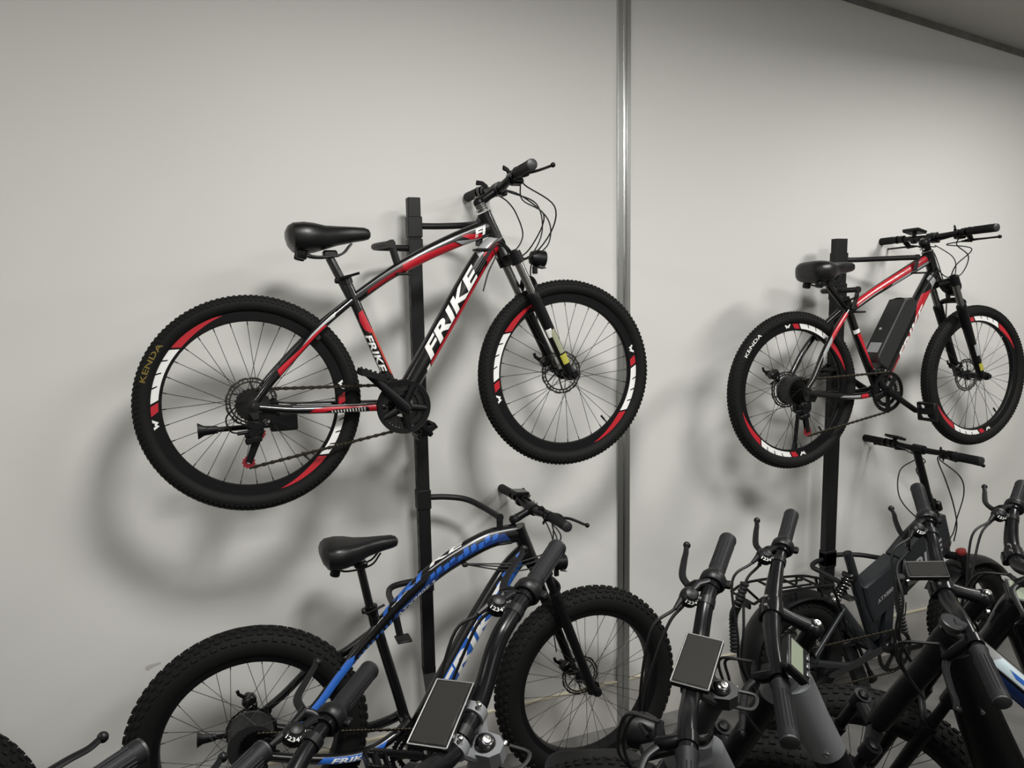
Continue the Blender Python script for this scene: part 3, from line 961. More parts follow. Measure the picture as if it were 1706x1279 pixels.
def wall_mtb(name, label, loc, lean, P, ebike):
    root = empty(name, label, 'bicycle', place(loc, 0, lean))
    R = .338
    RH, F, BB, ST, HT, HB = (0, R), P['F'], P['BB'], P['ST'], P['HT'], P['HB']
    ax = (V3(HT)-V3(HB)).normalized(); ax2 = (ax.x, ax.z)
    S = steer_mx(HT, ax2, P.get('steer', 0))
    tt = Path(P['tt'], P['ttr']); dt = Path(P['dt'], P['dtr'])
    st = Path([ST, P['stm'], BB], .0175, 6)
    cs = Path([(.012, R-.006, -.066), (.12, R-.022, -.064), (.26, P['csz'], -.058), (.36, P['csz']-.004, -.046), (BB[0]-.03, BB[1]+.002, -.028)], [.0115, .0125, .014, .014, .016], 5)
    ss = Path([(.010, R+.012, -.068)]+P['ss'], [.0115, .0125, .013, .0125, .012], 5)
    g = G()
    for p in (tt, dt, st): p.tube(g, 18)
    for p in (cs, ss):
        p.tube(g, 12)
        g.tube([V((q.x, -q.y, q.z)) for q in p.P], p.R, 12, hint=(0, 1, 0))
    g.tube([V3(HB)-ax*.006, V3(HB)+ax*.01, V3(HT)-ax*.012, V3(HT)+ax*.004], [.0265, .0235, .0235, .0255], 20)
    g.lathe([(.021, -.037), (.0235, -.034), (.0235, .034), (.021, .037)], V3(BB), (0, 1, 0), 20)
    for s in (-1, 1):
        g.prism([(-.020, R-.014), (.004, R-.026), (.030, R-.016), (.034, R+.006), (.012, R+.030), (-.008, R+.020)], s*.069-.004, s*.069+.004)
    g.prism([(-.012, R-.018), (.016, R-.018), (.014, R-.040), (-.002, R-.042)], -.075, -.068)
    g.tube([V((P['ss'][-2][0]-.02, -.04, P['ss'][-2][1]-.04)), V((P['ss'][-2][0]-.02, .04, P['ss'][-2][1]-.04))], .009, 10)
    frame = obj('frame', g, 'black', root)
    P['decals'](frame, tt, dt, st, cs, ss)
    seat_group(root, ST, P['sad'], rot=P.get('srot', 0))
    # front end
    crown = V3(HB)-ax*.026
    make_fork(root, (crown.x, crown.z), F, ax2, S, .060, P['stl'], HT, .345, 'steel', 'black suspension fork')
    fk = [o for o in root.children if o.name.startswith('fork')][0]
    # paper label on the right-hand leg
    A = ax; off = ((V3(F)-crown)-A*((V3(F)-crown).dot(A)))
    q0 = crown+off*.55+V((0, -.060, 0)); ln = (V3(F)-q0).dot(-A); q1 = q0-A*ln
    lp = Path([(q1.x+A.x*.05, q1.z+A.z*.05, q1.y), (q1.x+A.x*.19, q1.z+A.z*.19, q1.y)], .0192, 4)
    lp.P = [q1+A*.05, q1+A*.12, q1+A*.19]; lp.L = [0, .07, .14]; lp.R = [.0190, .0190, .0190]; lp.len = .14
    if P['label'] == 'long':
        dec(fk, lp, polys([(.30, -.012), (.95, -.012), (.95, .008), (.30, .008)]), 'glab', 'fork_label')
        vs, fs = text_poly('SUSPENSION', .34, .92, -.008, .003, 0, .01)
        dec(fk, lp, polys([(.96, .000), (1.02, .000), (1.02, .022), (.78, .022), (.78, .010)]), 'white', 'white_mark')
    else:
        dec(fk, lp, polys([(.55, -.010), (.95, -.010), (.95, .010), (.55, .010)]), 'silver', 'fork_label')
    dec(fk, lp, polys([(-.14, -.014), (.26, -.014), (.26, .012), (-.14, .012)]), 'ylab', 'yellow_label')
    add_wheel(root, 'front_wheel', (F[0], 0, F[1]), 'mtb', (.021, .030, 0), .058, .040, S, P['fst'])
    add_wheel(root, 'rear_wheel', (0, 0, R), 'mtb', (.058, .032, 0) if ebike else (.022, .030, 0), .074, .044, None, P['rst'], P['print'])
    c = S @ V((F[0]-.058, .046, F[1]+.044))
    caliper(root, 'front_brake', c)
    caliper(root, 'rear_brake', (.058, .050, R-.012) if not ebike else (-.062, .052, R+.070))
    # drivetrain
    cassette(root, RH, -.040, .050)
    crankset(root, BB, P['ring'], -.056, P['crank'], 'guard' if not ebike else 'double', .165, P.get('pt', .35))
    d, j0, j1 = derailleur(root, (0, R-.030), -.052, 'redpl', P.get('drop', .105), P.get('back', .0))
    rr = P['ring']*(.80 if not ebike else 1.0)
    g = G()
    a0 = V((.004, -.048, R+.048)); a1 = V((BB[0]+.01, -.046 if not ebike else -.056, BB[1]+rr))
    chain_run(g, a0, a1)
    chain_run(g, V((j1.x, -.052, j1.z-.018)), V((BB[0]+.012, a1.y, BB[1]-rr)))
    obj('chain', g, 'chain', root, kind='stuff')
    g = G().box((BB[0]-.045, -.050, BB[1]+rr+.008), (.060, .012, .020), MX.Rotation(-.12, 3, 'Y'), ch=.3)
    g.box((BB[0]-.045, -.034, BB[1]+rr+.004), (.056, .004, .024), MX.Rotation(-.12, 3, 'Y'), ch=.3)
    sp = st.at(st.len*.86)[0]
    g.box(sp+V((.012, -.020, 0)), (.036, .020, .030), ch=.25)
    g.tube([sp+V((.004, -.028, 0)), V((BB[0]-.035, -.046, BB[1]+rr+.012))], .008, 8)
    obj('front_derailleur', g, 'satin', root)
    kickstand(root, *P['kick'])
    # handlebar
    cap = P['cap']
    b = Bar(P['g'], (cap[0], 0, cap[1]))
    bo, ends = make_bar(root, b, S, shift=P['shift'], num=0, thin=.08)
    quill_stem(root, b, S, ax2, 'satin', .02, .0165)
    g = G()
    nsp = 4
    L0 = (V3(cap)-V3(HT)).dot(ax)
    for k in range(nsp):
        h = .008+(L0-.024)*k/max(1, nsp)
        g.lathe([(.0150, h), (.0195, h+.0012), (.0195, h+.0062), (.0150, h+.0075)], V3(HT), ax, 20)
    obj('headset_spacers', g, 'steel' if not ebike else 'satin', root, S=S)
    headlight(root, P['hl'], S, P['hlr'], P['hlm'], P['hlL'])
    # cables
    def E(i): return ends[i]
    E3 = V3
    lo = V3(HB)
    for pts in P['cables'](ends, lo, dt): cable(root, pts, .0026)
    return root, S, b, bo, frame

def decals1(fr, tt, dt, st, cs, ss):
    # down tube: white name, red line below it, grey and red wedges at the head
    dec(fr, dt, text_poly('FRIKE', .27, .79, -.015, .024, .28, .035), 'white', 'name_lettering')
    dec(fr, dt, polys([(.24, -.047), (.78, -.047), (.83, -.0185), (.26, -.0185)]), 'red', 'red_stripe')
    dec(fr, dt, polys([(.20, -.040), (.232, -.040), (.255, -.018), (.225, -.018)]), 'white', 'white_mark')
    dec(fr, dt, polys([(.79, -.043), (.93, -.043), (.97, .004), (.86, .006), (.845, -.02)]), 'red', 'red_wedge')
    dec(fr, dt, polys([(.84, .012), (.875, .012), (.98, .010), (.985, .040), (.90, .040), (.86, .040)]), 'silver', 'silver_wedge')
    dec(fr, tt, polys([(.02, .008), (.98, .008), (.98, .0115), (.02, .0105)]), 'silver', 'silver_line')
    dec(fr, tt, polys([(.10, -.010), (.38, -.016), (.38, .000), (.12, -.001)]), 'dred', 'dark_red_stripe')
    dec(fr, tt, polys([(.38, -.032), (.80, -.032), (.74, -.004), (.38, .006)]), 'red', 'red_stripe')
    dec(fr, tt, polys([(.82, -.012), (.93, -.026), (.91, -.030), (.80, -.028), (.75, -.003)]), 'silver', 'silver_mark')
    dec(fr, tt, polys([(.80, .004), (.84, .004), (.94, -.012), (.93, -.024), (.86, -.018)]), 'red', 'red_mark')
    dec(fr, tt, text_poly('FI', .885, .975, -.016, .008, .25, .04), 'white', 'name_mark')
    # seat tube, read downwards
    dec(fr, st, polys([(.25, -.006), (.31, -.014), (.38, -.010), (.42, .004), (.40, .014), (.24, .010)]), 'red', 'red_patch')
    dec(fr, st, text_poly('FRIKE', .42, .72, -.019, .003, .2, .03), 'white', 'name_lettering')
    dec(fr, st, polys([(.40, .008), (.74, .010), (.77, .018), (.38, .020)]), 'orange', 'orange_stripe')
    dec(fr, ss, polys([(.24, -.009), (.44, -.009), (.74, -.008), (.70, .001), (.46, .001), (.32, .007), (.26, .009)]), 'red', 'red_stripe')
    dec(fr, ss, polys([(.50, .002), (.70, -.001), (.82, -.004), (.85, .006), (.60, .006)]), 'silver', 'silver_mark')
    dec(fr, cs, polys([(.24, .012), (.78, .012), (.78, .016), (.24, .015)]), 'silver', 'silver_line')
    dec(fr, cs, polys([(.36, -.008), (.46, -.008), (.55, .000), (.82, .004), (.80, .008), (.50, .008), (.40, .004)]), 'red', 'red_stripe')
    ps = []
    for k in range(12):
        u = .52+.022*k; ps.append([(u, -.011), (u+.010, -.011), (u+.004, -.004+.0006*k), (u-.006, -.004+.0006*k)])
    dec(fr, cs, polys(*ps), 'white', 'hatch_marks')
    dec(fr, cs, polys([(.80, -.010), (.86, -.010), (.85, .010), (.79, .008)]), 'red', 'red_mark')
def decals2(fr, tt, dt, st, cs, ss):
    dec(fr, dt, polys([(.10, -.046), (.80, -.046), (.88, -.012), (.80, .020), (.70, .018), (.60, -.004), (.12, -.010)]), 'red', 'red_panel')
    dec(fr, dt, text_poly('FRIKE', .28, .74, -.036, -.001, .28, .035), 'white', 'name_lettering', .0014)
    dec(fr, dt, polys([(.82, -.046), (.96, -.046), (.97, .026), (.93, .030), (.90, -.010)]), 'silver', 'silver_wedge')
    dec(fr, tt, polys([(.08, -.004), (.55, -.002), (.97, .000), (.97, .026), (.08, .026)]), 'red', 'red_panel')
    dec(fr, tt, polys([(.10, -.004), (.40, -.003), (.40, .001), (.10, .002)]), 'silver', 'silver_line')
    dec(fr, tt, text_poly('FRIKE', .55, .93, .004, .020, .25, .03), 'dred', 'name_lettering', .0012)
    dec(fr, tt, polys([(.50, -.012), (.97, -.014), (.97, -.002), (.52, -.004)]), 'silver', 'silver_stripe')
    dec(fr, st, polys([(.30, -.022), (.34, -.022), (.34, .022), (.30, .020)]), 'white', 'white_band')
    dec(fr, st, polys([(.35, -.010), (.80, .004), (.84, .022), (.35, .022)]), 'red', 'red_panel')
    dec(fr, ss, polys([(.55, -.010), (.96, -.008), (.95, .012), (.62, .012)]), 'red', 'red_stripe')
    dec(fr, ss, polys([(.30, -.008), (.56, -.006), (.62, .010), (.40, .010)]), 'silver', 'silver_mark')
    dec(fr, cs, polys([(.40, -.006), (.68, -.004), (.68, .006), (.44, .002)]), 'silver', 'silver_mark')
    dec(fr, cs, polys([(.70, -.010), (.80, -.010), (.80, .010), (.69, .008)]), 'red', 'red_mark')
def cables1(ends, lo, dt):
    eR, eL, sR, sL = ends
    h = lo+V((-.03, -.03, .03)); h2 = lo+V((-.02, .03, .02))
    d = dt.at(dt.len*.80)[0]+V((0, -.03, -.02))
    return [
     [eR, eR+V((.03, .05, -.02)), V((1.00, -.12, .95)), V((1.005, -.06, .86)), V((.93, -.01, .78)), h, d],
     [sR, sR+V((.015, .02, -.05)), V((.955, -.13, .92)), V((.950, -.06, .84)), V((.905, -.02, .79)), h+V((0, 0, .01)), d+V((-.01, 0, 0))],
     [eL, eL+V((.03, -.04, -.02)), V((1.03, .10, .99)), V((1.03, .06, .88)), V((.96, .05, .79)), h2],
     [sL, sL+V((.03, -.03, -.03)), V((.95, .10, .95)), V((.955, .06, .87)), V((.90, .03, .81)), h2+V((-.02, 0, 0))],
     [eL, eL+V((.05, -.10, -.04)), V((1.04, .03, .93)), V((1.03, .0, .84)), V((.975, .04, .76)), V((1.005, .075, .60)), V((1.022, .075, .47)), V((1.030, .070, .415))],
     [h+V((-.02, -.01, -.02)), V((.815, -.03, .790)), V((.785, -.035, .735)), V((.764, -.035, .672))],
    ]
def cables2(ends, lo, dt):
    eR, eL, sR = ends[0], ends[1], ends[2]
    h = lo+V((-.03, -.03, .05)); d = dt.at(dt.len*.82)[0]+V((-.03, -.03, .02))
    return [
     [eR, eR+V((-.02, .06, -.01)), V((.90, -.12, .93)), V((.855, -.08, .86)), V((.87, -.04, .80)), V((.86, -.03, .77))],
     [sR, sR+V((.05, .05, -.03)), V((.96, -.06, .90)), V((.94, -.04, .82)), V((.86, -.03, .81)), h],
     [eL, eL+V((.02, -.08, -.01)), V((.90, .06, .96)), V((.94, .0, .90)), V((.93, -.02, .83)), V((.90, -.02, .78)), V((.93, .02, .72))],
     [eL, eL+V((.03, -.05, -.03)), V((.88, .05, .92)), V((.90, .03, .83)), V((.95, .04, .72)), V((1.00, .075, .56)), V((1.04, .07, .43))],
     [h, V((.80, -.03, .84)), d],
    ]
st1 = dict(F=(1.085, .372), BB=(.468, .300), ST=(.307, .717), stm=(.375, .54), HT=(.790, .938), HB=(.855, .800),
  tt=[(.322, .648), (.441, .728), (.553, .789), (.678, .845), (.800, .890)], ttr=[(.017, .0185), (.018, .019), (.021, .023), (.024, .027), (.022, .030)],
  dt=[(.462, .300), (.520, .392), (.590, .500), (.672, .630), (.752, .755), (.800, .818), (.848, .852)], dtr=[(.028, .031), (.028, .033), (.028, .034), (.027, .032), (.024, .027)],
  csz=.309, ss=[(.060, .412, -.066), (.150, .505, -.058), (.227, .578, -.046), (.320, .650, -.022)], sad=(.262, .892), stl=.115,
  decals=decals1, label='long', fst=(199, 19), rst=(192, 12), ring=.090, crank=radians(135), kick=((.085, .258), .062, radians(180.5), .245),
  cap=(.768, .985), g=(.075, .036, .318, .022, .006, .080, .006), shift='both', hl=(.985, .785), hlr=.030, hlm='plast', hlL=.052, cables=cables1, drop=.125, back=-.022, **{'print': ('KENDA', 164, 141, 'gold')})
wall_mtb('mountain_bike', 'black mountain bike with red decals and white lettering hanging above the blue fat bike', (.072, 2.41, 1.314), radians(2), st1, False)
st2 = dict(F=(1.10, .338), BB=(.480, .305), ST=(.285, .712), stm=(.372, .52), HT=(.772, .925), HB=(.826, .800),
  tt=[(.297, .668), (.438, .743), (.577, .807), (.765, .892)], ttr=[(.018, .020), (.019, .021), (.021, .024), (.023, .027)],
  dt=[(.474, .310), (.530, .400), (.620, .545), (.710, .690), (.800, .822)], dtr=[(.028, .032), (.028, .034), (.028, .033), (.026, .030)],
  csz=.300, ss=[(.050, .40, -.068), (.110, .50, -.060), (.185, .590, -.046), (.275, .670, -.022)], sad=(.190, .885), srot=0.03, stl=.105,
  decals=decals2, label='short', fst=(292, 112), rst=(282, 102), ring=.088, crank=radians(-33), pt=1.45, kick=((.085, .255), .060, radians(-97), .215),
  cap=(.742, .978), g=(.060, .012, .312, .010, .012, .050, -.035), shift='trigger', hl=(.925, .765), hlr=.036, hlm='plast', hlL=.062, cables=cables2, drop=.125, back=.030, **{'print': ('KENDA', 150, 128, 'white')})
r2k, S2, b2, bo2, fr2 = wall_mtb('mountain_bike', 'black and red mountain bike hung high on far rack, long battery case on frame', (2.262, 2.47, 1.203), radians(2), st2, True)
# battery case along the down tube
dv = V((.800-.474, 0, .822-.310)).normalized(); nv = V((-dv.z, 0, dv.x))
Rb = MX((dv, V((0, 1, 0)), nv)).transposed()
cb = V((.640, 0, .575))-dv*.055+nv*.072
prof = [(-.172, -.036), (.155, -.036), (.172, -.018), (.172, .014), (.145, .044), (-.145, .044), (-.172, .024)]
vs, fs = [], []
for (x, z) in prof:
    for y, q in ((-.047, 0), (-.042, .006), (.042, .006), (.047, 0)):
        sx = x*(1 if q == 0 else 1+.0)+0
        kx = 1-(.0 if q else .03); kz = 1-(.0 if q else .10)
        vs.append(cb+Rb @ V((x*kx, y, z*kz)))
n = len(prof)
for i in range(n):
    j = (i+1) % n
    for k in range(3): fs.append((i*4+k, j*4+k, j*4+k+1, i*4+k+1))
fs.append(tuple(i*4 for i in range(n-1, -1, -1))); fs.append(tuple(i*4+3 for i in range(n)))
bat = obj('battery', G().add(vs, fs), 'plast2', r2k, label='long black battery case on the down tube')
obj('battery_mount', G().box(cb-nv*.040, (.30, .036, .012), Rb, ch=.2), 'satin', bat)
obj('rating_sticker', G().box(cb+dv*-.105+nv*.0442, (.050, .062, .0008), Rb, ch=.1), 'silver', bat, label='pale rating sticker')
obj('key_lock', G().lathe([(.007, 0), (.007, .003), (.003, .004)], cb+dv*-.01+nv*.044+V((0, .012, 0)), nv, 14), 'bolt', bat)
obj('carry_handle', G().tube(cr([cb+dv*.10+nv*.041+V((0, -.026, 0)), cb+dv*.150+nv*.036+V((0, -.028, 0)), cb+dv*.150+nv*.036+V((0, .028, 0)), cb+dv*.10+nv*.041+V((0, .026, 0))], 4), .004, 6), 'plast', bat)
p, T, F_, U = b2.at(1, .215)
tablet(bo2, b2, p+V((.004, 0, .034)), (.062, .088), 0, .25, 'screen', 'plast2', .014, 'display')

# ------------------------------------------------------------------ fat bikes hung low on the racks
def decals3(fr, tt, dt, st, cs):
    L = tt.len
    dec(fr, tt, polys([(.00, -.012), (.30, -.014), (.33, .004), (.30, .014), (.00, .012)]), 'blue', 'blue_panel')
    dec(fr, tt, polys([(.62, -.010), (.97, -.012), (.95, .012), (.66, .006)]), 'dblue', 'dark_blue_stripe')
    dec(fr, tt, polys([(.47, -.030), (.66, -.030), (.70, -.006), (.50, -.006)]), 'dblue', 'dark_blue_panel')
    dec(fr, tt, text_poly('ATX880E.3', .50, .67, -.024, -.012, .25, .01), 'white', 'model_lettering', .0013)
    dec(fr, tt, polys([(.68, .020), (.985, .018), (.985, .0225), (.67, .0245)]), 'silver', 'silver_line')
    dec(fr, tt, text_poly('FRI', .47, .66, .018, .044, .25, .03), 'blue', 'name_lettering', .001)
    dec(fr, tt, text_poly('KE', .68, .82, .030, .052, .25, .03), 'white', 'name_lettering', .001)
    ps = []
    for k in range(9):
        u = .30+.020*k; ps.append([(u, -.030), (u+.010, -.030), (u+.024, -.008), (u+.014, -.008)])
    dec(fr, tt, polys(*ps), 'blue', 'blue_hatching')
    ps = []
    random.seed(3)
    for k in range(10):
        u = .66+.027*k; h = random.uniform(.010, .022); q = random.uniform(-.012, .002)
        ps.append([(u, q), (u+.02, q+.004), (u+.026, q+.002+h), (u+.006, q+h)])
    dec(fr, tt, polys(*ps), 'blue', 'blue_camouflage', .001)
    dec(fr, dt, polys([(.16, -.054), (.90, -.050), (.93, .012), (.22, .022), (.13, -.015)]), 'blue', 'blue_panel')
    dec(fr, dt, text_poly('FRIKE', .25, .82, -.040, .016, .28, .03), 'white', 'name_lettering', .0014)
    ps = []
    for k in range(7):
        u = .78+.026*k; h = random.uniform(-.02, .01)
        ps.append([(u, h), (u+.03, h+.004), (u+.036, h+.018), (u+.01, h+.02)])
    dec(fr, dt, polys(*ps), 'blue', 'blue_camouflage', .001)
    dec(fr, cs, polys([(.34, -.012), (.76, -.010), (.82, .012), (.38, .012)]), 'blue', 'blue_panel')
    dec(fr, cs, text_poly('FRIKE', .43, .70, -.008, .008, .25, .03), 'white', 'name_lettering', .0012)
def fat_bike(label, loc, lean, full=True):
    root = empty('fat_bike', label, 'bicycle', place(loc, 0, lean))
    R = .375
    F, BB, ST, HT, HB = (1.228, .298), (.520, .225), (.402, .742), (.955, .958), (1.003, .828)
    ax = (V3(HT)-V3(HB)).normalized(); ax2 = (ax.x, ax.z)
    S = steer_mx(HT, ax2, 0)
    # one curve from the right drop-out up into the top tube
    tt = Path([(.060, .405, -.100), (.120, .425, -.088), (.200, .478, -.066), (.270, .545, -.042), (.352, .618, -.020), (.410, .664, -.008), (.500, .740, 0), (.600, .818, 0), (.702, .876, 0), (.838, .928, 0), (.948, .938, 0)],
              [(.013, .015), (.014, .016), (.016, .018), (.018, .023), (.023, .031), (.026, .036), (.026, .036)], 5)
    dt = Path([(.520, .232), (.600, .350), (.672, .462), (.762, .598), (.870, .748), (.925, .815), (.985, .865)], [(.034, .038), (.034, .040), (.033, .039), (.028, .034)], 6)
    st = Path([(.402, .742), (.438, .590), (.484, .400), (.520, .225)], .0185, 5)
    cs = Path([(.012, R-.012, -.098), (.12, .322, -.092), (.25, .285, -.086), (.36, .275, -.074), (.46, .300, -.050), (.51, .330, -.035)], [.014, .016, .018, .017, .017], 5)
    g = G()
    for p in (tt, dt, st): p.tube(g, 18)
    g.tube(cr([(.395, .012, .650), (.300, .030, .590), (.201, .070, .545), (.10, .092, .455), (.014, .100, R+.02)], 5), [.015, .015, .014, .013], 12, hint=(0, 1, 0))
    cs.tube(g, 12)
    g.tube([V((q.x, -q.y, q.z)) for q in cs.P], cs.R, 12, hint=(0, 1, 0))
    g.tube([V((.50, -.04, .322)), V((.50, .04, .322))], .022, 12)
    g.tube([V3(HB)-ax*.010, V3(HB)+ax*.01, V3(HT)-ax*.012, V3(HT)+ax*.002], [.030, .027, .027, .029], 20)
    g.lathe([(.022, -.052), (.026, -.048), (.026, .048), (.022, .052)], V3(BB), (0, 1, 0), 20)
    for s in (-1, 1): g.prism([(-.022, R-.016), (.004, R-.030), (.036, R-.018), (.060, R+.030), (.030, R+.044), (-.008, R+.024)], s*.100-.004, s*.100+.004)
    frame = obj('frame', g, 'black', root)
    if full: decals3(frame, tt, dt, st, cs)
    seat_group(root, ST, (.372, 1.000))
    crown = V3(HB)-ax*.030
    make_fork(root, (crown.x, crown.z), F, ax2, S, .080, .075, HT, .385, 'satin', 'black suspension fork')
    add_wheel(root, 'front_wheel', (F[0], 0, F[1]), 'fat', (.024, .050, 0), .078, .062, S)
    add_wheel(root, 'rear_wheel', (-.014, 0, R-.008), 'fat', (.072, .050, 0), .102, .066, None)
    caliper(root, 'front_brake', (F[0]-.062, .066, F[1]+.050))
    caliper(root, 'rear_brake', (-.012, .070, R+.095))
    cassette(root, (0, R), -.062, .050)
    crankset(root, BB, .090, -.072, radians(158), 'double', .165)
    d, j0, j1 = derailleur(root, (0, R-.030), -.074, 'satin', .11, .02)
    g = G()
    chain_run(g, V((.004, -.070, R+.048)), V((BB[0], -.072, BB[1]+.090)))
    chain_run(g, V((j1.x, -.074, j1.z-.018)), V((BB[0], -.072, BB[1]-.090)))
    obj('chain', g, 'chain', root, kind='stuff')
    kickstand(root, (.02, R-.035), .100, radians(176), .20)
    b = Bar((.076, .020, .312, .012, .004, .085, -.012), (.940, 0, 1.000))
    bo, ends = make_bar(root, b, S, shift='trigger', num=0, thin=.08)
    quill_stem(root, b, S, ax2, 'satin', .02, .0165)
    p, T, F_, U = b.at(1, .190)
    tablet(bo, b, p+V((.0, 0, .026)), (.056, .070), 0, .1, 'screen', 'plast2', .014, 'display')
    h = V3(HB)+V((.01, -.03, .02))
    eR, eL, sR = ends[:3]
    dd = tt.at(tt.len*.80)[0]+V((0, -.02, -.036))
    for pts in ([eR, eR+V((.01, .05, -.04)), V((1.085, -.10, .93)), V((1.07, -.05, .87)), V((.99, -.04, .845)), V((.90, -.04, .84)), dd],
                [sR, sR+V((.01, .03, -.05)), V((1.06, -.12, .92)), V((1.05, -.05, .85)), V((.96, -.04, .825)), V((.88, -.035, .83)), dd+V((-.006, 0, 0))],
                [eL, eL+V((.02, -.05, -.03)), V((1.11, .10, .94)), V((1.12, .05, .85)), V((1.08, .07, .74)), V((1.12, .10, .58)), V((1.14, .09, .40))],
                [eL, eL+V((.03, -.09, -.05)), V((1.10, .0, .93)), V((1.08, .0, .84)), V((.98, -.045, .810)), V((.88, -.03, .815)), dd+V((.006, 0, -.004))]):
        cable(root, pts, .0027)
    obj('cable_clip', G().box(dd+V((.0, .002, -.004)), (.022, .018, .016), ch=.3), 'matte', root)
    headlight(root, (1.120, .800), S, .030, 'plast', .050)
    return root
fat_bike('black fat-tyred bike with blue lettering on the lower hooks of the near rack', (.018, 2.43, .16), radians(2))
fat_bike('black bike cut off at the far left edge, only a knobbly front tyre in view', (-2.193, 2.43, .147), radians(2), False)

# ------------------------------------------------------------------ the folding bike
def folding_bike():
    root = empty('folding_bike', 'dark slate folding bike with thick beam frame, rear carrier and empty seat tube', 'bicycle', place((2.30, 2.45, .105), 0, radians(1)))
    R = .255
    F, BB, HT, HB = (1.085, .250), (.515, .190), (.812, .780), (.886, .600)
    ax = (V3(HT)-V3(HB)).normalized(); ax2 = (ax.x, ax.z)
    S = steer_mx(HT, ax2, 0)
    g = G()
    g.tube([V((.283, 0, .671)), V((.300, 0, .628)), V((.330, 0, .548)), V((.352, 0, .500)), V((.455, 0, .240))], [.0205, .0205, .021, .030, .030], 18, hint=(0, 1, 0))
    def beam(poly, hw):
        vs, fs = [], []
        n = len(poly)
        cx = sum(p[0] for p in poly)/n; cz = sum(p[1] for p in poly)/n
        for y, k in ((-hw, .90), (-hw*.82, 1), (hw*.82, 1), (hw, .90)):
            for x, z in poly: vs.append((cx+(x-cx)*k, y, cz+(z-cz)*k))
        for r in range(3):
            for i in range(n): fs.append((r*n+i, r*n+(i+1) % n, (r+1)*n+(i+1) % n, (r+1)*n+i))
        fs.append(tuple(range(n))); fs.append(tuple(range(4*n-1, 3*n-1, -1)))
        g.add(vs, fs)
    beam([(.345, .510), (.548, .618), (.572, .600), (.590, .445), (.520, .400), (.420, .330), (.375, .420)], .046)
    beam([(.500, .420), (.552, .420), (.545, .200), (.515, .165), (.480, .200)], .030)
    beam([(.425, .330), (.470, .380), (.480, .370), (.455, .240), (.430, .220)], .026)
    g.lathe([(.024, -.045), (.028, -.040), (.028, .040), (.024, .045)], V3(BB), (0, 1, 0), 20)
    fr = obj('frame', g, 'slate', root)
    g = G()
    g.tube([V3(HB)-ax*.012, V3(HB)+ax*.02, V3(HT)], [.034, .031, .031], 22)
    beam([(.560, .622), (.640, .690), (.770, .775), (.850, .785), (.900, .640), (.885, .600), (.770, .535), (.610, .435), (.590, .460)], .046)
    fb = obj('front_beam', g, 'slate', fr)
    fn = lambda y: (lambda u, v: V((.600+u*.80-v*.5, y, .520+u*.50+v*.80)))
    vs, fs = text_poly('FRIKE', .045, .285, -.034, .034, .2, .03)
    obj('name_lettering', lay(vs, fs, lambda u, v: V((.585+u*.86-v*.36, -.0466, .520+u*.46+v*.85)), .1, None), 'silver', fb)
    vs, fs = text_poly('ATX880.8', 0, .13, 0, .020, .2, .01)
    obj('model_lettering', lay(vs, fs, lambda u, v: V((.430+u*.86-v*.36, -.0466, .420+u*.50+v*.85)), .1, None), 'silver', fr)
    g = G().box((.575, -.010, .520), (.030, .100, .190), MX.Rotation(.10, 3, 'Y'), ch=.2)
    g.box((.590, -.052, .500), (.030, .014, .12), MX.Rotation(.10, 3, 'Y'), ch=.25)
    h = obj('hinge', g, 'satin', fr)
    obj('hinge_latch', G().tube([V((.585, -.062, .500)), V((.640, -.068, .512)), V((.680, -.060, .520))], [(.008, .016), (.008, .016), (.006, .012)], 8, hint=(0, 1, 0)), 'steel', h)
    obj('seat_tube_hollow_shade', G().lathe([(.0165, 0), (.0005, .0002)], (.2824, 0, .6725), (-.36, 0, .93), 18), 'matte', fr)  # dark disc painted over the end for the shade inside the open tube
    g = G().tube([V((.355, -.03, .495)), V((.355, .03, .495))], .008, 8)
    g.box((.300, 0, .560), (.046, .060, .024), MX.Rotation(.38, 3, 'Y'), ch=.25)
    obj('seat_clamp', g, 'metal', root)
    # swing arm
    g = G()
    for s in (-1, 1):
        g.tube([V((.400, s*.040, .215)), V((.205, s*.052, .450))], [(.012, .020), (.012, .016)], 10, hint=(0, 1, 0))
        g.tube(cr([(.410, s*.040, .205), (.25, s*.090, .185), (.02, s*.098, R-.01)], 5), [(.011, .018), (.010, .015)], 10, hint=(0, 1, 0))
        g.tube([V((.215, s*.056, .440)), V((.010, s*.098, R+.02))], .011, 10)
        g.prism([(-.022, R-.020), (.030, R-.026), (.032, R+.020), (-.012, R+.026)], s*.100-.004, s*.100+.004)
    g.tube([V((.205, -.055, .450)), V((.205, .055, .450))], .012, 10)
    g.lathe([(.022, -.052), (.022, .052)], (.405, 0, .212), (0, 1, 0), 16)
    obj('swing_arm', g, 'slate', root)
    p0, p1 = V((.300, 0, .556)), V((.205, 0, .452)); d = (p1-p0).normalized(); L = (p1-p0).length
    sh = obj('rear_shock', G().tube([p0, p0+d*.03, p0+d*.032, p1], [.013, .013, .009, .009], 14).lathe([(.012, -.02), (.012, .02)], p0, (0, 1, 0), 12).lathe([(.012, -.02), (.012, .02)], p1, (0, 1, 0), 12).lathe([(.010, -.006), (.026, -.005), (.026, .004), (.010, .006)], p1-d*.026, d, 18), 'chrome', root)
    X = V((0, 1, 0)); Y = d.cross(X)
    obj('shock_spring', G().tube([p0+d*(.012+(L-.042)*k/60)+X*cos(k*.63)*.022+Y*sin(k*.63)*.022 for k in range(61)], .0048, 7), 'satin', sh)
    # carrier
    g = G()
    def rail(pts, r=.0062): g.tube(cr([V(p) for p in pts], 4), r, 8)
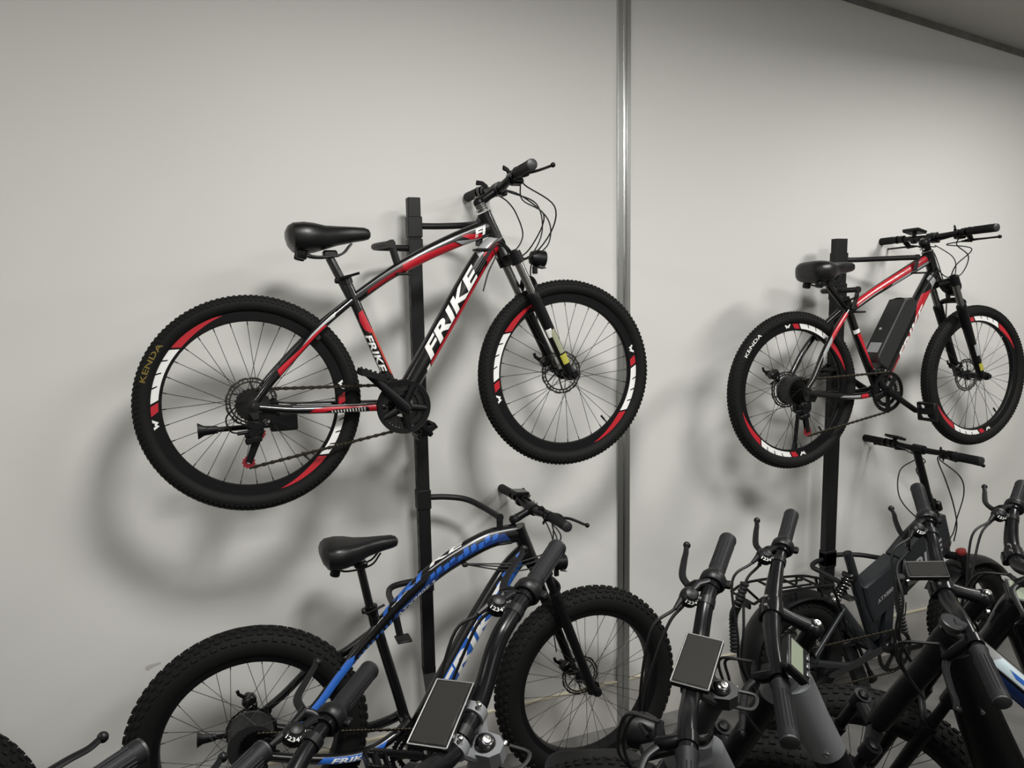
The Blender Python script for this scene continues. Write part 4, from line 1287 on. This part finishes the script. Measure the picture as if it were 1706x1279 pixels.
    for s in (-1, 1):
        rail([(-.30, s*.075, .560), (-.20, s*.075, .588), (.06, s*.068, .575), (.16, s*.050, .556)])
        rail([(-.24, s*.075, .580), (-.05, s*.098, .40), (.005, s*.106, R+.02)])
        rail([(.150, s*.050, .556), (.190, s*.060, .450), (.235, s*.060, .330)])
        rail([(-.16, s*.030, .585), (.05, s*.028, .572)], .005)
        for x in (-.22, -.08, .06): g.rod(V((x, s*.073, .582-(x+.2)*.05)), V((x+.006, s*.080, .545-(x+.2)*.05)), .0055, 8)
    for x, z in ((-.30, .560), (-.16, .588), (-.04, .582), (.06, .575), (.16, .556)): g.rod(V((x, -.072 if x < .1 else -.05, z)), V((x, .072 if x < .1 else .05, z)), .0058, 8)
    rk = obj('rear_carrier', g, 'satin', root)
    obj('reflector_bracket', G().box((-.285, 0, .535), (.012, .070, .034), ch=.2), 'plast', rk)
    # mudguards
    def guard(c, r, a0, a1, hw):
        g = G(); n = 22; m = 8
        vs, fs = [], []
        for t in range(2):
            for i in range(n+1):
                a = radians(a0+(a1-a0)*i/n)
                for k in range(m+1):
                    q = -1+2*k/m
                    rr = r-.020*q*q-.003*t
                    vs.append((c[0]+cos(a)*rr, q*hw, c[1]+sin(a)*rr))
        N = (n+1)*(m+1)
        for i in range(n):
            for k in range(m):
                a = i*(m+1)+k
                fs.append((a, a+1, a+m+2, a+m+1)); fs.append((N+a, N+a+m+1, N+a+m+2, N+a+1))
        for i in range(n):
            for k in (0, m):
                a = i*(m+1)+k; fs.append((a, a+m+1, N+a+m+1, N+a))
        for k in range(m):
            for i in (0, n):
                a = i*(m+1)+k; fs.append((a, a+1, N+a+1, N+a))
        return g.add(vs, fs)
    obj('rear_mudguard', guard((0, R), R+.032, 25, 205, .062), 'plast', root)
    obj('front_mudguard', guard(F, R+.034, 32, 150, .062), 'plast', root, S=S)
    add_wheel(root, 'front_wheel', (F[0], 0, F[1]), 'small', (.022, .050, 0), .078, .062, S)
    add_wheel(root, 'rear_wheel', (0, 0, R), 'small', (.068, .050, 0), .102, .066, None)
    crown = V3(HB)-ax*.030
    make_fork(root, (crown.x, crown.z), F, ax2, S, .078, .060, HT, .30, 'satin', 'black suspension fork')
    off = ((V3(F)-crown)-ax*((V3(F)-crown).dot(ax)))
    for s in (-1, 1):
        q = crown+off*.55+V((0, s*.078, 0))
        obj('red_cap', G().lathe([(.0225, -.004), (.0225, .010), (.014, .014)], q+ax*.024, ax, 18), 'redref', root, S=S, label='red plastic cap on the fork leg')
    caliper(root, 'front_brake', (F[0]-.055, .066, F[1]+.050))
    cassette(root, (0, R), -.062, .045)
    crankset(root, BB, .102, -.070, radians(3), 'single', .165)
    d_, j0, j1 = derailleur(root, (0, R-.030), -.074, 'satin', .09, .02)
    g = G()
    chain_run(g, V((.004, -.068, R+.042)), V((BB[0], -.070, BB[1]+.102)))
    chain_run(g, V((j1.x, -.074, j1.z-.018)), V((BB[0], -.070, BB[1]-.102)))
    obj('chain', g, 'chain', root, kind='stuff')
    g = G().prism([(.395, .245), (.405, .215), (.13, .155), (.09, .165), (.095, .178)], -.104, -.098)
    obj('chain_guard', g, 'plast2', root)
    kickstand(root, (.420, .190), .060, radians(-62), .235)
    # tall folding stem and bar
    top = V((.694, 0, 1.098))
    g = G().tube([V3(HT)-ax*.01, V3(HT)+ax*.03, V3(HT)+ax*.032, V3(HT)+ax*.075, V3(HT)+ax*.078, V3(HT).lerp(top, .55), top], [.030, .030, .026, .026, .019, .018, .017], 18)
    stm = obj('folding_stem', g, 'satin', root, S=S)
    g = G().box(V3(HT)+ax*.052+V((.030, -.006, 0)), (.026, .060, .050), MX.Rotation(-.38, 3, 'Y'), ch=.25)
    g.tube([V3(HT)+ax*.06+V((-.010, -.034, 0)), V3(HT)+ax*.10+V((.002, -.036, 0))], [(.005, .010), (.004, .008)], 8)
    obj('stem_latch', g, 'metal', stm)
    b = Bar((.012, .012, .312, .004, .004, .045, -.030), (top.x, 0, top.z))
    g = G().lathe([(.014, -.030), (.021, -.028), (.022, .028), (.014, .030)], b.c, (0, 1, 0), 18)
    obj('bar_clamp', g, 'satin', stm)
    bo, ends = make_bar(root, b, S, shift='trigger', num=0, thin=.10, bulge=.0140)
    p, T, F_, U = b.at(1, .180)
    tablet(bo, b, p+V((.0, 0, .032)), (.050, .086), 0, .35, 'screen', 'plast2', .012, 'display')
    eR, eL, sR = ends[:3]
    for pts in ([eR, eR+V((.03, .06, -.02)), V((.80, -.14, 1.00)), V((.885, -.10, .90)), V((.90, -.06, .77)), V((.89, -.045, .68)), V((.80, -.05, .62))],
                [sR, sR+V((.02, .05, -.03)), V((.76, -.10, .98)), V((.84, -.08, .86)), V((.90, -.06, .74)), V((.905, -.045, .65))],
                [eL, eL+V((.01, -.06, -.03)), V((.66, .06, 1.00)), V((.62, .02, .88)), V((.68, -.05, .78)), V((.80, -.05, .74))],
                [eL, eL+V((.03, -.09, -.04)), V((.73, .03, 1.00)), V((.80, .0, .88)), V((.88, .05, .76)), V((.98, .09, .55)), V((1.03, .085, .34))],
                [V((.60, -.05, .40)), V((.590, -.052, .330)), V((.540, -.05, .280)), V((.47, -.045, .255))]):
        cable(root, pts, .0030)
    return root
folding_bike()

# ------------------------------------------------------------------ wall racks with hook arms
RY = 2.665
def rack(label, x0, x1, top, arms, foot):
    root = empty('bike_rack', label, 'rack', MX.Translation(V(((x0+x1)/2, WY-.03, 0))))
    xc = (x0+x1)/2; w = x1-x0; yb, yf = RY+.020, RY-.018
    def L(p): return V((p[0]-xc, p[1]-(WY-.03), p[2]))
    def A_(p):
        k = 1 if p[1] < 2.5 else 1-(1-RY/2.745)*(p[1]-2.5)/.245
        return (p[0]*k, p[1]*k, CAMZ+(p[2]-CAMZ)*k)
    g = G()
    g.box(L((xc, (yb+yf)/2, (top+.52)/2)), (w, yb-yf, top-.52), ch=.06)
    up = obj('upright', g, 'rack', root, smooth=False)
    n = int((top-.55)/.05)
    g = G(); g2 = G()
    for k in range(n):
        z = top-.10-.05*k
        g.box(L((x0-.0002, yf+.020, z)), (.0012, .010, .024), ch=.2)
    obj('slot_row', g, 'matte', up, kind='stuff')
    # raked foot reaching out from the wall
    q0, q1 = L((xc, yf+.018, .52)), L(foot)
    dd = (q1-q0).normalized()
    f = L((xc, yf+.018, .54))
    g = G().tube([f, q0+V((0, -.004, -.02)), q1], [(w/2, .019)]*3, 4, hint=(1, 1, .0))
    vs = []
    g = G()
    pts = [(f, V((0, 1, 0))), (q0, V((0, 1, .25)).normalized()), (q1, V((0, dd.z*-1, dd.y)).normalized())]
    for p, nn in pts:
        for sx, sy in ((-1, -1), (1, -1), (1, 1), (-1, 1)): vs.append(p+V((sx*w/2, 0, 0))+nn*sy*.019)
    fs = [(3, 2, 1, 0), (8, 9, 10, 11)]
    for r in range(2):
        for i in range(4): fs.append((r*4+i, r*4+(i+1) % 4, r*4+4+(i+1) % 4, r*4+4+i))
    g.add(vs, fs)
    obj('foot', g, 'rack', root, smooth=False)
    for pts, plate in arms:
        pts = [A_(p) for p in pts]
        P = cr([L(p) for p in pts], 6)
        g = G().tube(P, .0115, 12)
        a = obj('hook_arm', g, 'rack', root)
        obj('bracket', G().box(L((xc, (yb+yf)/2-.001, pts[0][2]-.004)), (w+.007, yb-yf+.006, .074), ch=.05), 'rack', a, smooth=False)
        e = P[-1]; t = L(plate)
        g = G().tube([e+(e-t).normalized()*.012, t], [(.005, .0125), (.005, .0125)], 4, hint=(0, 1, 0))
        g.lathe([(.014, -.006), (.014, .006)], e, (0, 1, 0), 16)
        g.box(t+V((.010, -.006, -.012)), (.052, .060, .008), ch=.3)
        obj('hook_plate', g, 'rack', a)
HL = CAMZ
rack('near bike rack post with four hook arms behind the blue fat bike', .646, .692, 2.325,
     [([(.700, 2.745, HL+.242), (.780, 2.715, HL+.240), (.862, 2.66, HL+.240), (.872, 2.55, HL+.238), (.850, 2.445, HL+.240)], (.838, 2.44, HL+.150)),
      ([(.680, 2.745, HL+.160), (.600, 2.72, HL+.160), (.535, 2.69, HL+.160), (.515, 2.60, HL+.158), (.532, 2.43, HL+.156)], (.556, 2.43, HL+.070)),
      ([(.705, 2.745, HL-.800), (.780, 2.735, HL-.805), (.850, 2.69, HL-.812), (.884, 2.58, HL-.820), (.898, 2.45, HL-.822)], (.898, 2.45, HL-.900)),
      ([(.672, 2.745, HL-1.135), (.610, 2.725, HL-1.125), (.545, 2.69, HL-1.118), (.515, 2.62, HL-1.112), (.496, 2.45, HL-1.085)], (.515, 2.45, HL-1.20))],
     (.669, 2.36, .02))
rack('far bike rack post holding the bike with the battery case', 2.640, 2.704, 2.196,
     [([(2.755, 2.745, HL+.112), (2.83, 2.70, HL+.112), (2.86, 2.60, HL+.112), (2.90, 2.50, HL+.112), (2.934, 2.47, HL+.112)], (2.925, 2.47, HL+.055)),
      ([(2.730, 2.745, HL-.032), (2.640, 2.71, HL-.032), (2.585, 2.66, HL-.032), (2.565, 2.56, HL-.030), (2.590, 2.47, HL-.026)], (2.570, 2.47, HL-.110)),
      ([(2.730, 2.745, HL-1.362), (2.650, 2.725, HL-1.362), (2.606, 2.69, HL-1.366), (2.600, 2.62, HL-1.368), (2.590, 2.49, HL-1.372)], (2.594, 2.47, HL-1.42)),
      ([(2.765, 2.745, HL-1.352), (2.82, 2.72, HL-1.345), (2.875, 2.66, HL-1.335), (2.88, 2.56, HL-1.315), (2.86, 2.46, HL-1.285)], (2.852, 2.45, HL-1.330))],
     (2.672, 2.36, .02))

# ------------------------------------------------------------------ e-bikes parked side by side in front of the wall
def shop_bike(label, pos, th, lean, g, stem='quill', frame_m='black', head_m=None, disp=None, thr=True, steer=0.0, num=1, top=True, dtr=(.036, .042), lamp=True, grp='electric bikes parked in the front row', extra=None, cap_r=.0165, bulge=.0165, tip_r=.0125):
    H = (CAMZ+pos[2])/cos(lean)
    R = .386; F = (1.22, .386); ax2 = (-.36, .933)
    ax = V((-.36, 0, .933))
    X = lambda z: 1.175-.36*(z-.375)/.933
    cap = (X(H), H)
    M3 = place((0, 0, 0), th, lean)
    cw = V((pos[0], pos[1], CAMZ+pos[2]))
    loc = cw-(M3 @ V((cap[0], 0, cap[1])))
    M3.translation = loc
    root = empty('electric_bike', label, 'bicycle', M3, grp)
    HT = (X(H-.125), H-.125); hb = min(.90, H-.24); HB = (X(hb), hb)
    S = steer_mx(HT, ax2, steer)
    BB = (.48, .31); ST = (.30, .80)
    dt = Path([BB, ((BB[0]+HT[0])*.5+.012, (BB[1]+HT[1])*.5), (HT[0]-.006, HT[1]-.055)], [(dtr[0], dtr[1]), (dtr[0], dtr[1]), (.034, .040)], 8)
    k_ = (HT[1]-.74)
    tt = Path([(.330, .74), (.330+(HT[0]-.34)*.35, .74+k_*.32), (.330+(HT[0]-.34)*.72, .74+k_*.70), (HT[0]-.004, HT[1]-.008)], [(.022, .026), (.024, .030), (.026, .034), (.026, .034)], 8)
    gg = G()
    dt.tube(gg, 18)
    gg.tube([V3(HB)-ax*.01, V3(HT)-ax*.05], .029, 20)
    if top: tt.tube(gg, 18)
    gg.tube([V3(ST), V3(BB)], .019, 16)
    two_sided(gg, [(.45, .31, .04), (.30, .34, .09), (.01, R, .100)], [.016, .015, .013])
    two_sided(gg, [(.325, .74, .02), (.20, .62, .075), (.01, R+.02, .100)], [.013, .0125, .012])
    gg.lathe([(.025, -.05), (.025, .05)], V3(BB), (0, 1, 0), 18)
    for s in (-1, 1): gg.prism([(-.022, R-.020), (.032, R-.026), (.040, R+.030), (-.010, R+.026)], s*.100-.004, s*.100+.004)
    frame = obj('frame', gg, frame_m, root)
    hm = head_m or frame_m
    gg = G().tube([V3(HT)-ax*.10, V3(HT)-ax*.06, V3(HT)-ax*.03, V3(HT)], [.0295, .034, .036, .0345], 22)
    q = dt.P[-1]; q2 = dt.at(dt.len*.78)[0]
    gg.tube([q+ax*.01, q.lerp(q2, .5), q2], [(.0365, .0420), (.0385, .0440), (.0376, .0436)], 18, hint=(0, 1, 0))
    hd = obj('head_tube', gg, hm, frame, label='grey painted head tube' if hm == 'grey' else None)
    for s in (-1, 1): obj('cap_bolt', G().lathe([(.006, 0), (.006, .003), (.003, .004)], q2+V((.0, s*.0372, .03)), (0, s, 0), 10), 'bolt', hd)
    gg = G().lathe([(.022, 0), (.030, .001), (.0295, .012), (.024, .020), (.0205, .022)], V3(HT), ax, 22)
    obj('headset', gg, 'black', root, S=S)
    seat_group(root, ST, (.255, 1.0))
    make_fork(root, ((V3(HB)-ax*.035).x, (V3(HB)-ax*.035).z), F, ax2, S, .080, max(.07, hb-.80), HT, .385, 'satin', 'black suspension fork')
    add_wheel(root, 'front_wheel', (F[0], 0, F[1]), 'fat', (.024, .050, 0), .078, .062, S)
    add_wheel(root, 'rear_wheel', (0, 0, R), 'fat', (.072, .050, 0), .102, .066, None)
    crankset(root, BB, .090, -.072, radians(20), 'double', .165)
    cassette(root, (0, R), -.062, .050)
    gg = G()
    chain_run(gg, V((.004, -.070, R+.048)), V((BB[0], -.072, BB[1]+.090)), .0254)
    chain_run(gg, V((.0, -.070, R-.048)), V((BB[0], -.072, BB[1]-.090)), .0254)
    obj('chain', gg, 'chain', root, kind='stuff')
    kickstand(root, (.18, .30), .085, radians(-105), .26)
    b = Bar(g, (cap[0], 0, cap[1]))
    bo, ends = make_bar(root, b, S, bulge=bulge, tip_r=tip_r, thr=thr, shift='dial', num=num, m='barblk', thin=.14)
    if stem == 'quill': quill_stem(root, b, S, ax2, 'barblk', .125, cap_r)
    else: block_stem(root, b, S, ax2, .125, 'grey' if head_m is None else 'plast2')
    c = V((cap[0], 0, cap[1]))
    if disp == 'tablet': tablet(bo, b, c+V((.062, .010, .052)), (.066, .128), .12, 0, 'screen', 'bezel', .012, 'display', 'large colour display with thin silver bezel')
    elif disp == 'tablet2': tablet(bo, b, c+V((.042, .0, .052)), (.068, .122), -.12, 0, 'screen', 'bezel', .012, 'display', 'large colour display with thin silver bezel')
    elif disp == 'wide': tablet(bo, b, c+V((.122, -.030, .030)), (.086, .056), .0, .12, 'screen', 'plast2', .014, 'display', 'flat dark display')
    elif disp == 'lcd':
        p, T, F_, U = b.at(1, .165)
        d = tablet(bo, b, p+V((-.030, .0, .030)), (.058, .078), 0, -.85, 'lcd', 'plast2', .020, 'display', 'small monochrome display with buttons')
    elif disp == 'lcd2':
        d = tablet(bo, b, c+V((.092, .200, .032)), (.058, .080), 0, -.2, 'lcd', 'plast2', .020, 'display', 'small monochrome display with buttons')
    if lamp: headlight(root, (cap[0]+.150, cap[1]-.150), S, .034, 'plast', .055)
    eR, eL, sR = ends[:3]
    for i, (e, sy) in enumerate(((eR, -1), (sR, -1), (eL, 1), (eL, 1))):
        d = .012*i
        y0 = e.y
        pts = [e, e+V((.030+d, -sy*.03, -.035)), c+V((.150+d, y0*.42, -.10-d)), c+V((.150+d*.5, sy*.05, -.20)), c+V((.100, sy*.045, -.31))]
        cable(root, pts, .0032, S=S)
    if extra: extra(root, b, c, bo, ends, S)
    return root, b, c, bo, ends, frame, dt, tt

def exC(root, b, c, bo, ends, S):
    p, T, F_, U = b.at(1, .235)
    o = obj('button_pod', G().box(c+V((.050, .132, .004)), (.022, .050, .014), ch=.2), 'plast', bo, label='three-button control pod')
    g = G()
    z = .0117
    for k, s in enumerate(('+', 'o', '-')):
        vs, fs = text_poly(s, -.005, .005, -.005 if s != '-' else -.001, .005 if s != '-' else .001, 0, .03)
        y = .116+.016*k
        h = lay(vs, fs, lambda u, v: c+V((.050+v, y-u, z)), None, None)
        g.add(h.v, h.f)
    obj('button_marks', g, 'white', o, smooth=False)
    g = G().box(c+V((.098, .112, -.050)), (.060, .026, .020), MX.Rotation(.5, 3, 'Z'), ch=.2)
    g.tube(cr([c+V((.12, .09, -.05)), c+V((.14, .06, -.06)), c+V((.13, .02, -.12))], 5), .004, 8)
    obj('cable_connector', g, 'plast', root, S=S)
def exD(root, b, c, bo, ends, S):
    e = ends[0]
    pts = [e+V((.030, .03, -.03)), e+V((.045, .06, -.075)), c+V((.175, -.10, -.10)), c+V((.170, -.06, -.17))]
    spiral(root, pts, .0105)
def exE(root, b, c, bo, ends, S):
    e = ends[0]
    spiral(root, [e+V((.02, .04, -.05)), c+V((.150, -.12, -.13)), c+V((.130, -.08, -.22))], .0100)
    p, T, F_, U = b.at(1, .190)
    d = obj('throttle_pod', G().lathe([(.018, -.012), (.0235, -.008), (.0235, .004), (.020, .007), (.012, .0062), (.0005, .006)], p+V((.032, 0, .012)), (-.25, 0, 1), 24).tube([p, p+V((.03, 0, .008))], [.012, .014], 10), 'dull', bo)
    obj('pod_ring', G().lathe([(.0215, .004), (.0235, .0055), (.0215, .007)], p+V((.032, 0, .012)), (-.25, 0, 1), 24, loop=True), 'plast2', d)

rad = radians
shop_bike('black electric bike with silver-edged screen in front of the blue fat bike frame', (.340, 1.010, -.695), rad(134.7), rad(17.2),
          (.033, .0165, .395, .066, .023, .062, .0), 'block', 'black', None, 'tablet', steer=0, bulge=.0165, tip_r=.0155, top=False)
shop_bike('black electric bike with silver-edged screen and three-button pod beside fat bike front wheel', (.790, 1.020, -.711), rad(137.8), rad(18.8),
          (.0475, .024, .332, .050, .031, .082, -.017), 'block', 'black', 'grey', 'tablet2', extra=exC, bulge=.0160, tip_r=.0150, top=False)
shop_bike('electric bike with graphite grey head tube, round stem cap and small pale display', (1.134, 1.156, -.717), rad(138.3), rad(18),
          (.088, .0256, .344, .013, .037, .079, -.017), 'quill', 'satin', 'grey', 'lcd', extra=exD, num=1, bulge=.0190, tip_r=.0125, top=False, lamp=False)
rE = shop_bike('electric bike with pale silver and blue top tube and flat dark display', (1.603, 1.120, -.716), rad(143.3), rad(19.9),
          (.091, .009, .353, .036, .014, .061, -.057), 'quill', 'satin', None, 'wide', extra=exE, bulge=.0180, tip_r=.0125, dtr=(.045, .065), lamp=False)
fr, tt = rE[5], rE[7]
dec(fr, tt, polys([(.30, .010), (.97, .010), (.97, .044), (.30, .040)]), 'silver', 'silver_panel', .0007, 1)
dec(fr, tt, polys([(.45, .012), (.88, .012), (.84, .038), (.45, .034)]), 'pale', 'pale_blue_panel', .0013, 1)
dec(fr, tt, polys([(.64, .020), (.76, .018), (.80, .026), (.68, .028)]), 'blue', 'blue_mark', .0018, 1)
dec(fr, tt, polys([(.30, -.030), (.80, -.030), (.84, .004), (.30, .004)]), 'dblue', 'dark_blue_panel', .0007, 1)
shop_bike('black electric bike at the right edge, handlebar half out of view', (1.956, 1.216, -.732), rad(134.4), rad(14),
          (.069, .014, .312, .050, .061, .088, -.018), 'quill', 'black', None, 'lcd2', bulge=.0185, tip_r=.0125, dtr=(.045, .065))
shop_bike('black electric bike, only gear dial, lever and grip showing before fat bike rear wheel', (.0777, .982, -.755), rad(152.1), rad(6),
          (.075, .006, .344, .025, .050, .093, .015), 'quill', 'black', None, None, tip_r=.0120)
shop_bike('leftmost parked electric bike, only its brake lever and grey grip tip in view', (-.355, .862, -.77), rad(137), rad(6.5),
          (.075, .0132, .345, .069, .050, .048, .021), 'quill', 'black', None, None, thr=False)
shop_bike('parked electric bike showing just a grey grip tip under fat bike rear hub', (-.159, .891, -.905), rad(138.6), rad(10),
          (.075, .015, .345, .12, .035, .07, -.02), 'quill', 'black', None, None, thr=False)

# ------------------------------------------------------------------ padded stool under the fat bike front wheel
st = empty('stool', 'black padded stool top at the bottom edge beneath the fat bike front wheel', 'stool', place((.93, 1.76, 0), rad(-20), 0))
prof = []
vs, fs = [], []
for z, k in ((.548, .93), (.558, 1), (.583, 1), (.596, .97), (.600, .90)):
    for i in range(40):
        a = 2*pi*i/40
        cx, cy = cos(a), sin(a)
        vs.append((.150*k*abs(cx)**.45*(1 if cx >= 0 else -1), .12*k*abs(cy)**.45*(1 if cy >= 0 else -1), z))
for r in range(4):
    for i in range(40): fs.append((r*40+i, r*40+(i+1) % 40, r*40+40+(i+1) % 40, r*40+40+i))
fs.append(tuple(range(39, -1, -1))); fs.append(tuple(160+i for i in range(40)))
obj('seat', G().add(vs, fs), 'vinyl', st)
for sx in (-1, 1):
    for sy in (-1, 1):
        obj('leg', G().tube([V((sx*.115, sy*.085, .550)), V((sx*.14, sy*.11, 0))], .011, 10), 'satin', st)
for sx in (-1, 1): obj('stretcher', G().rod(V((sx*.126, -.096, .30)), V((sx*.126, .096, .30)), .008), 'satin', st)
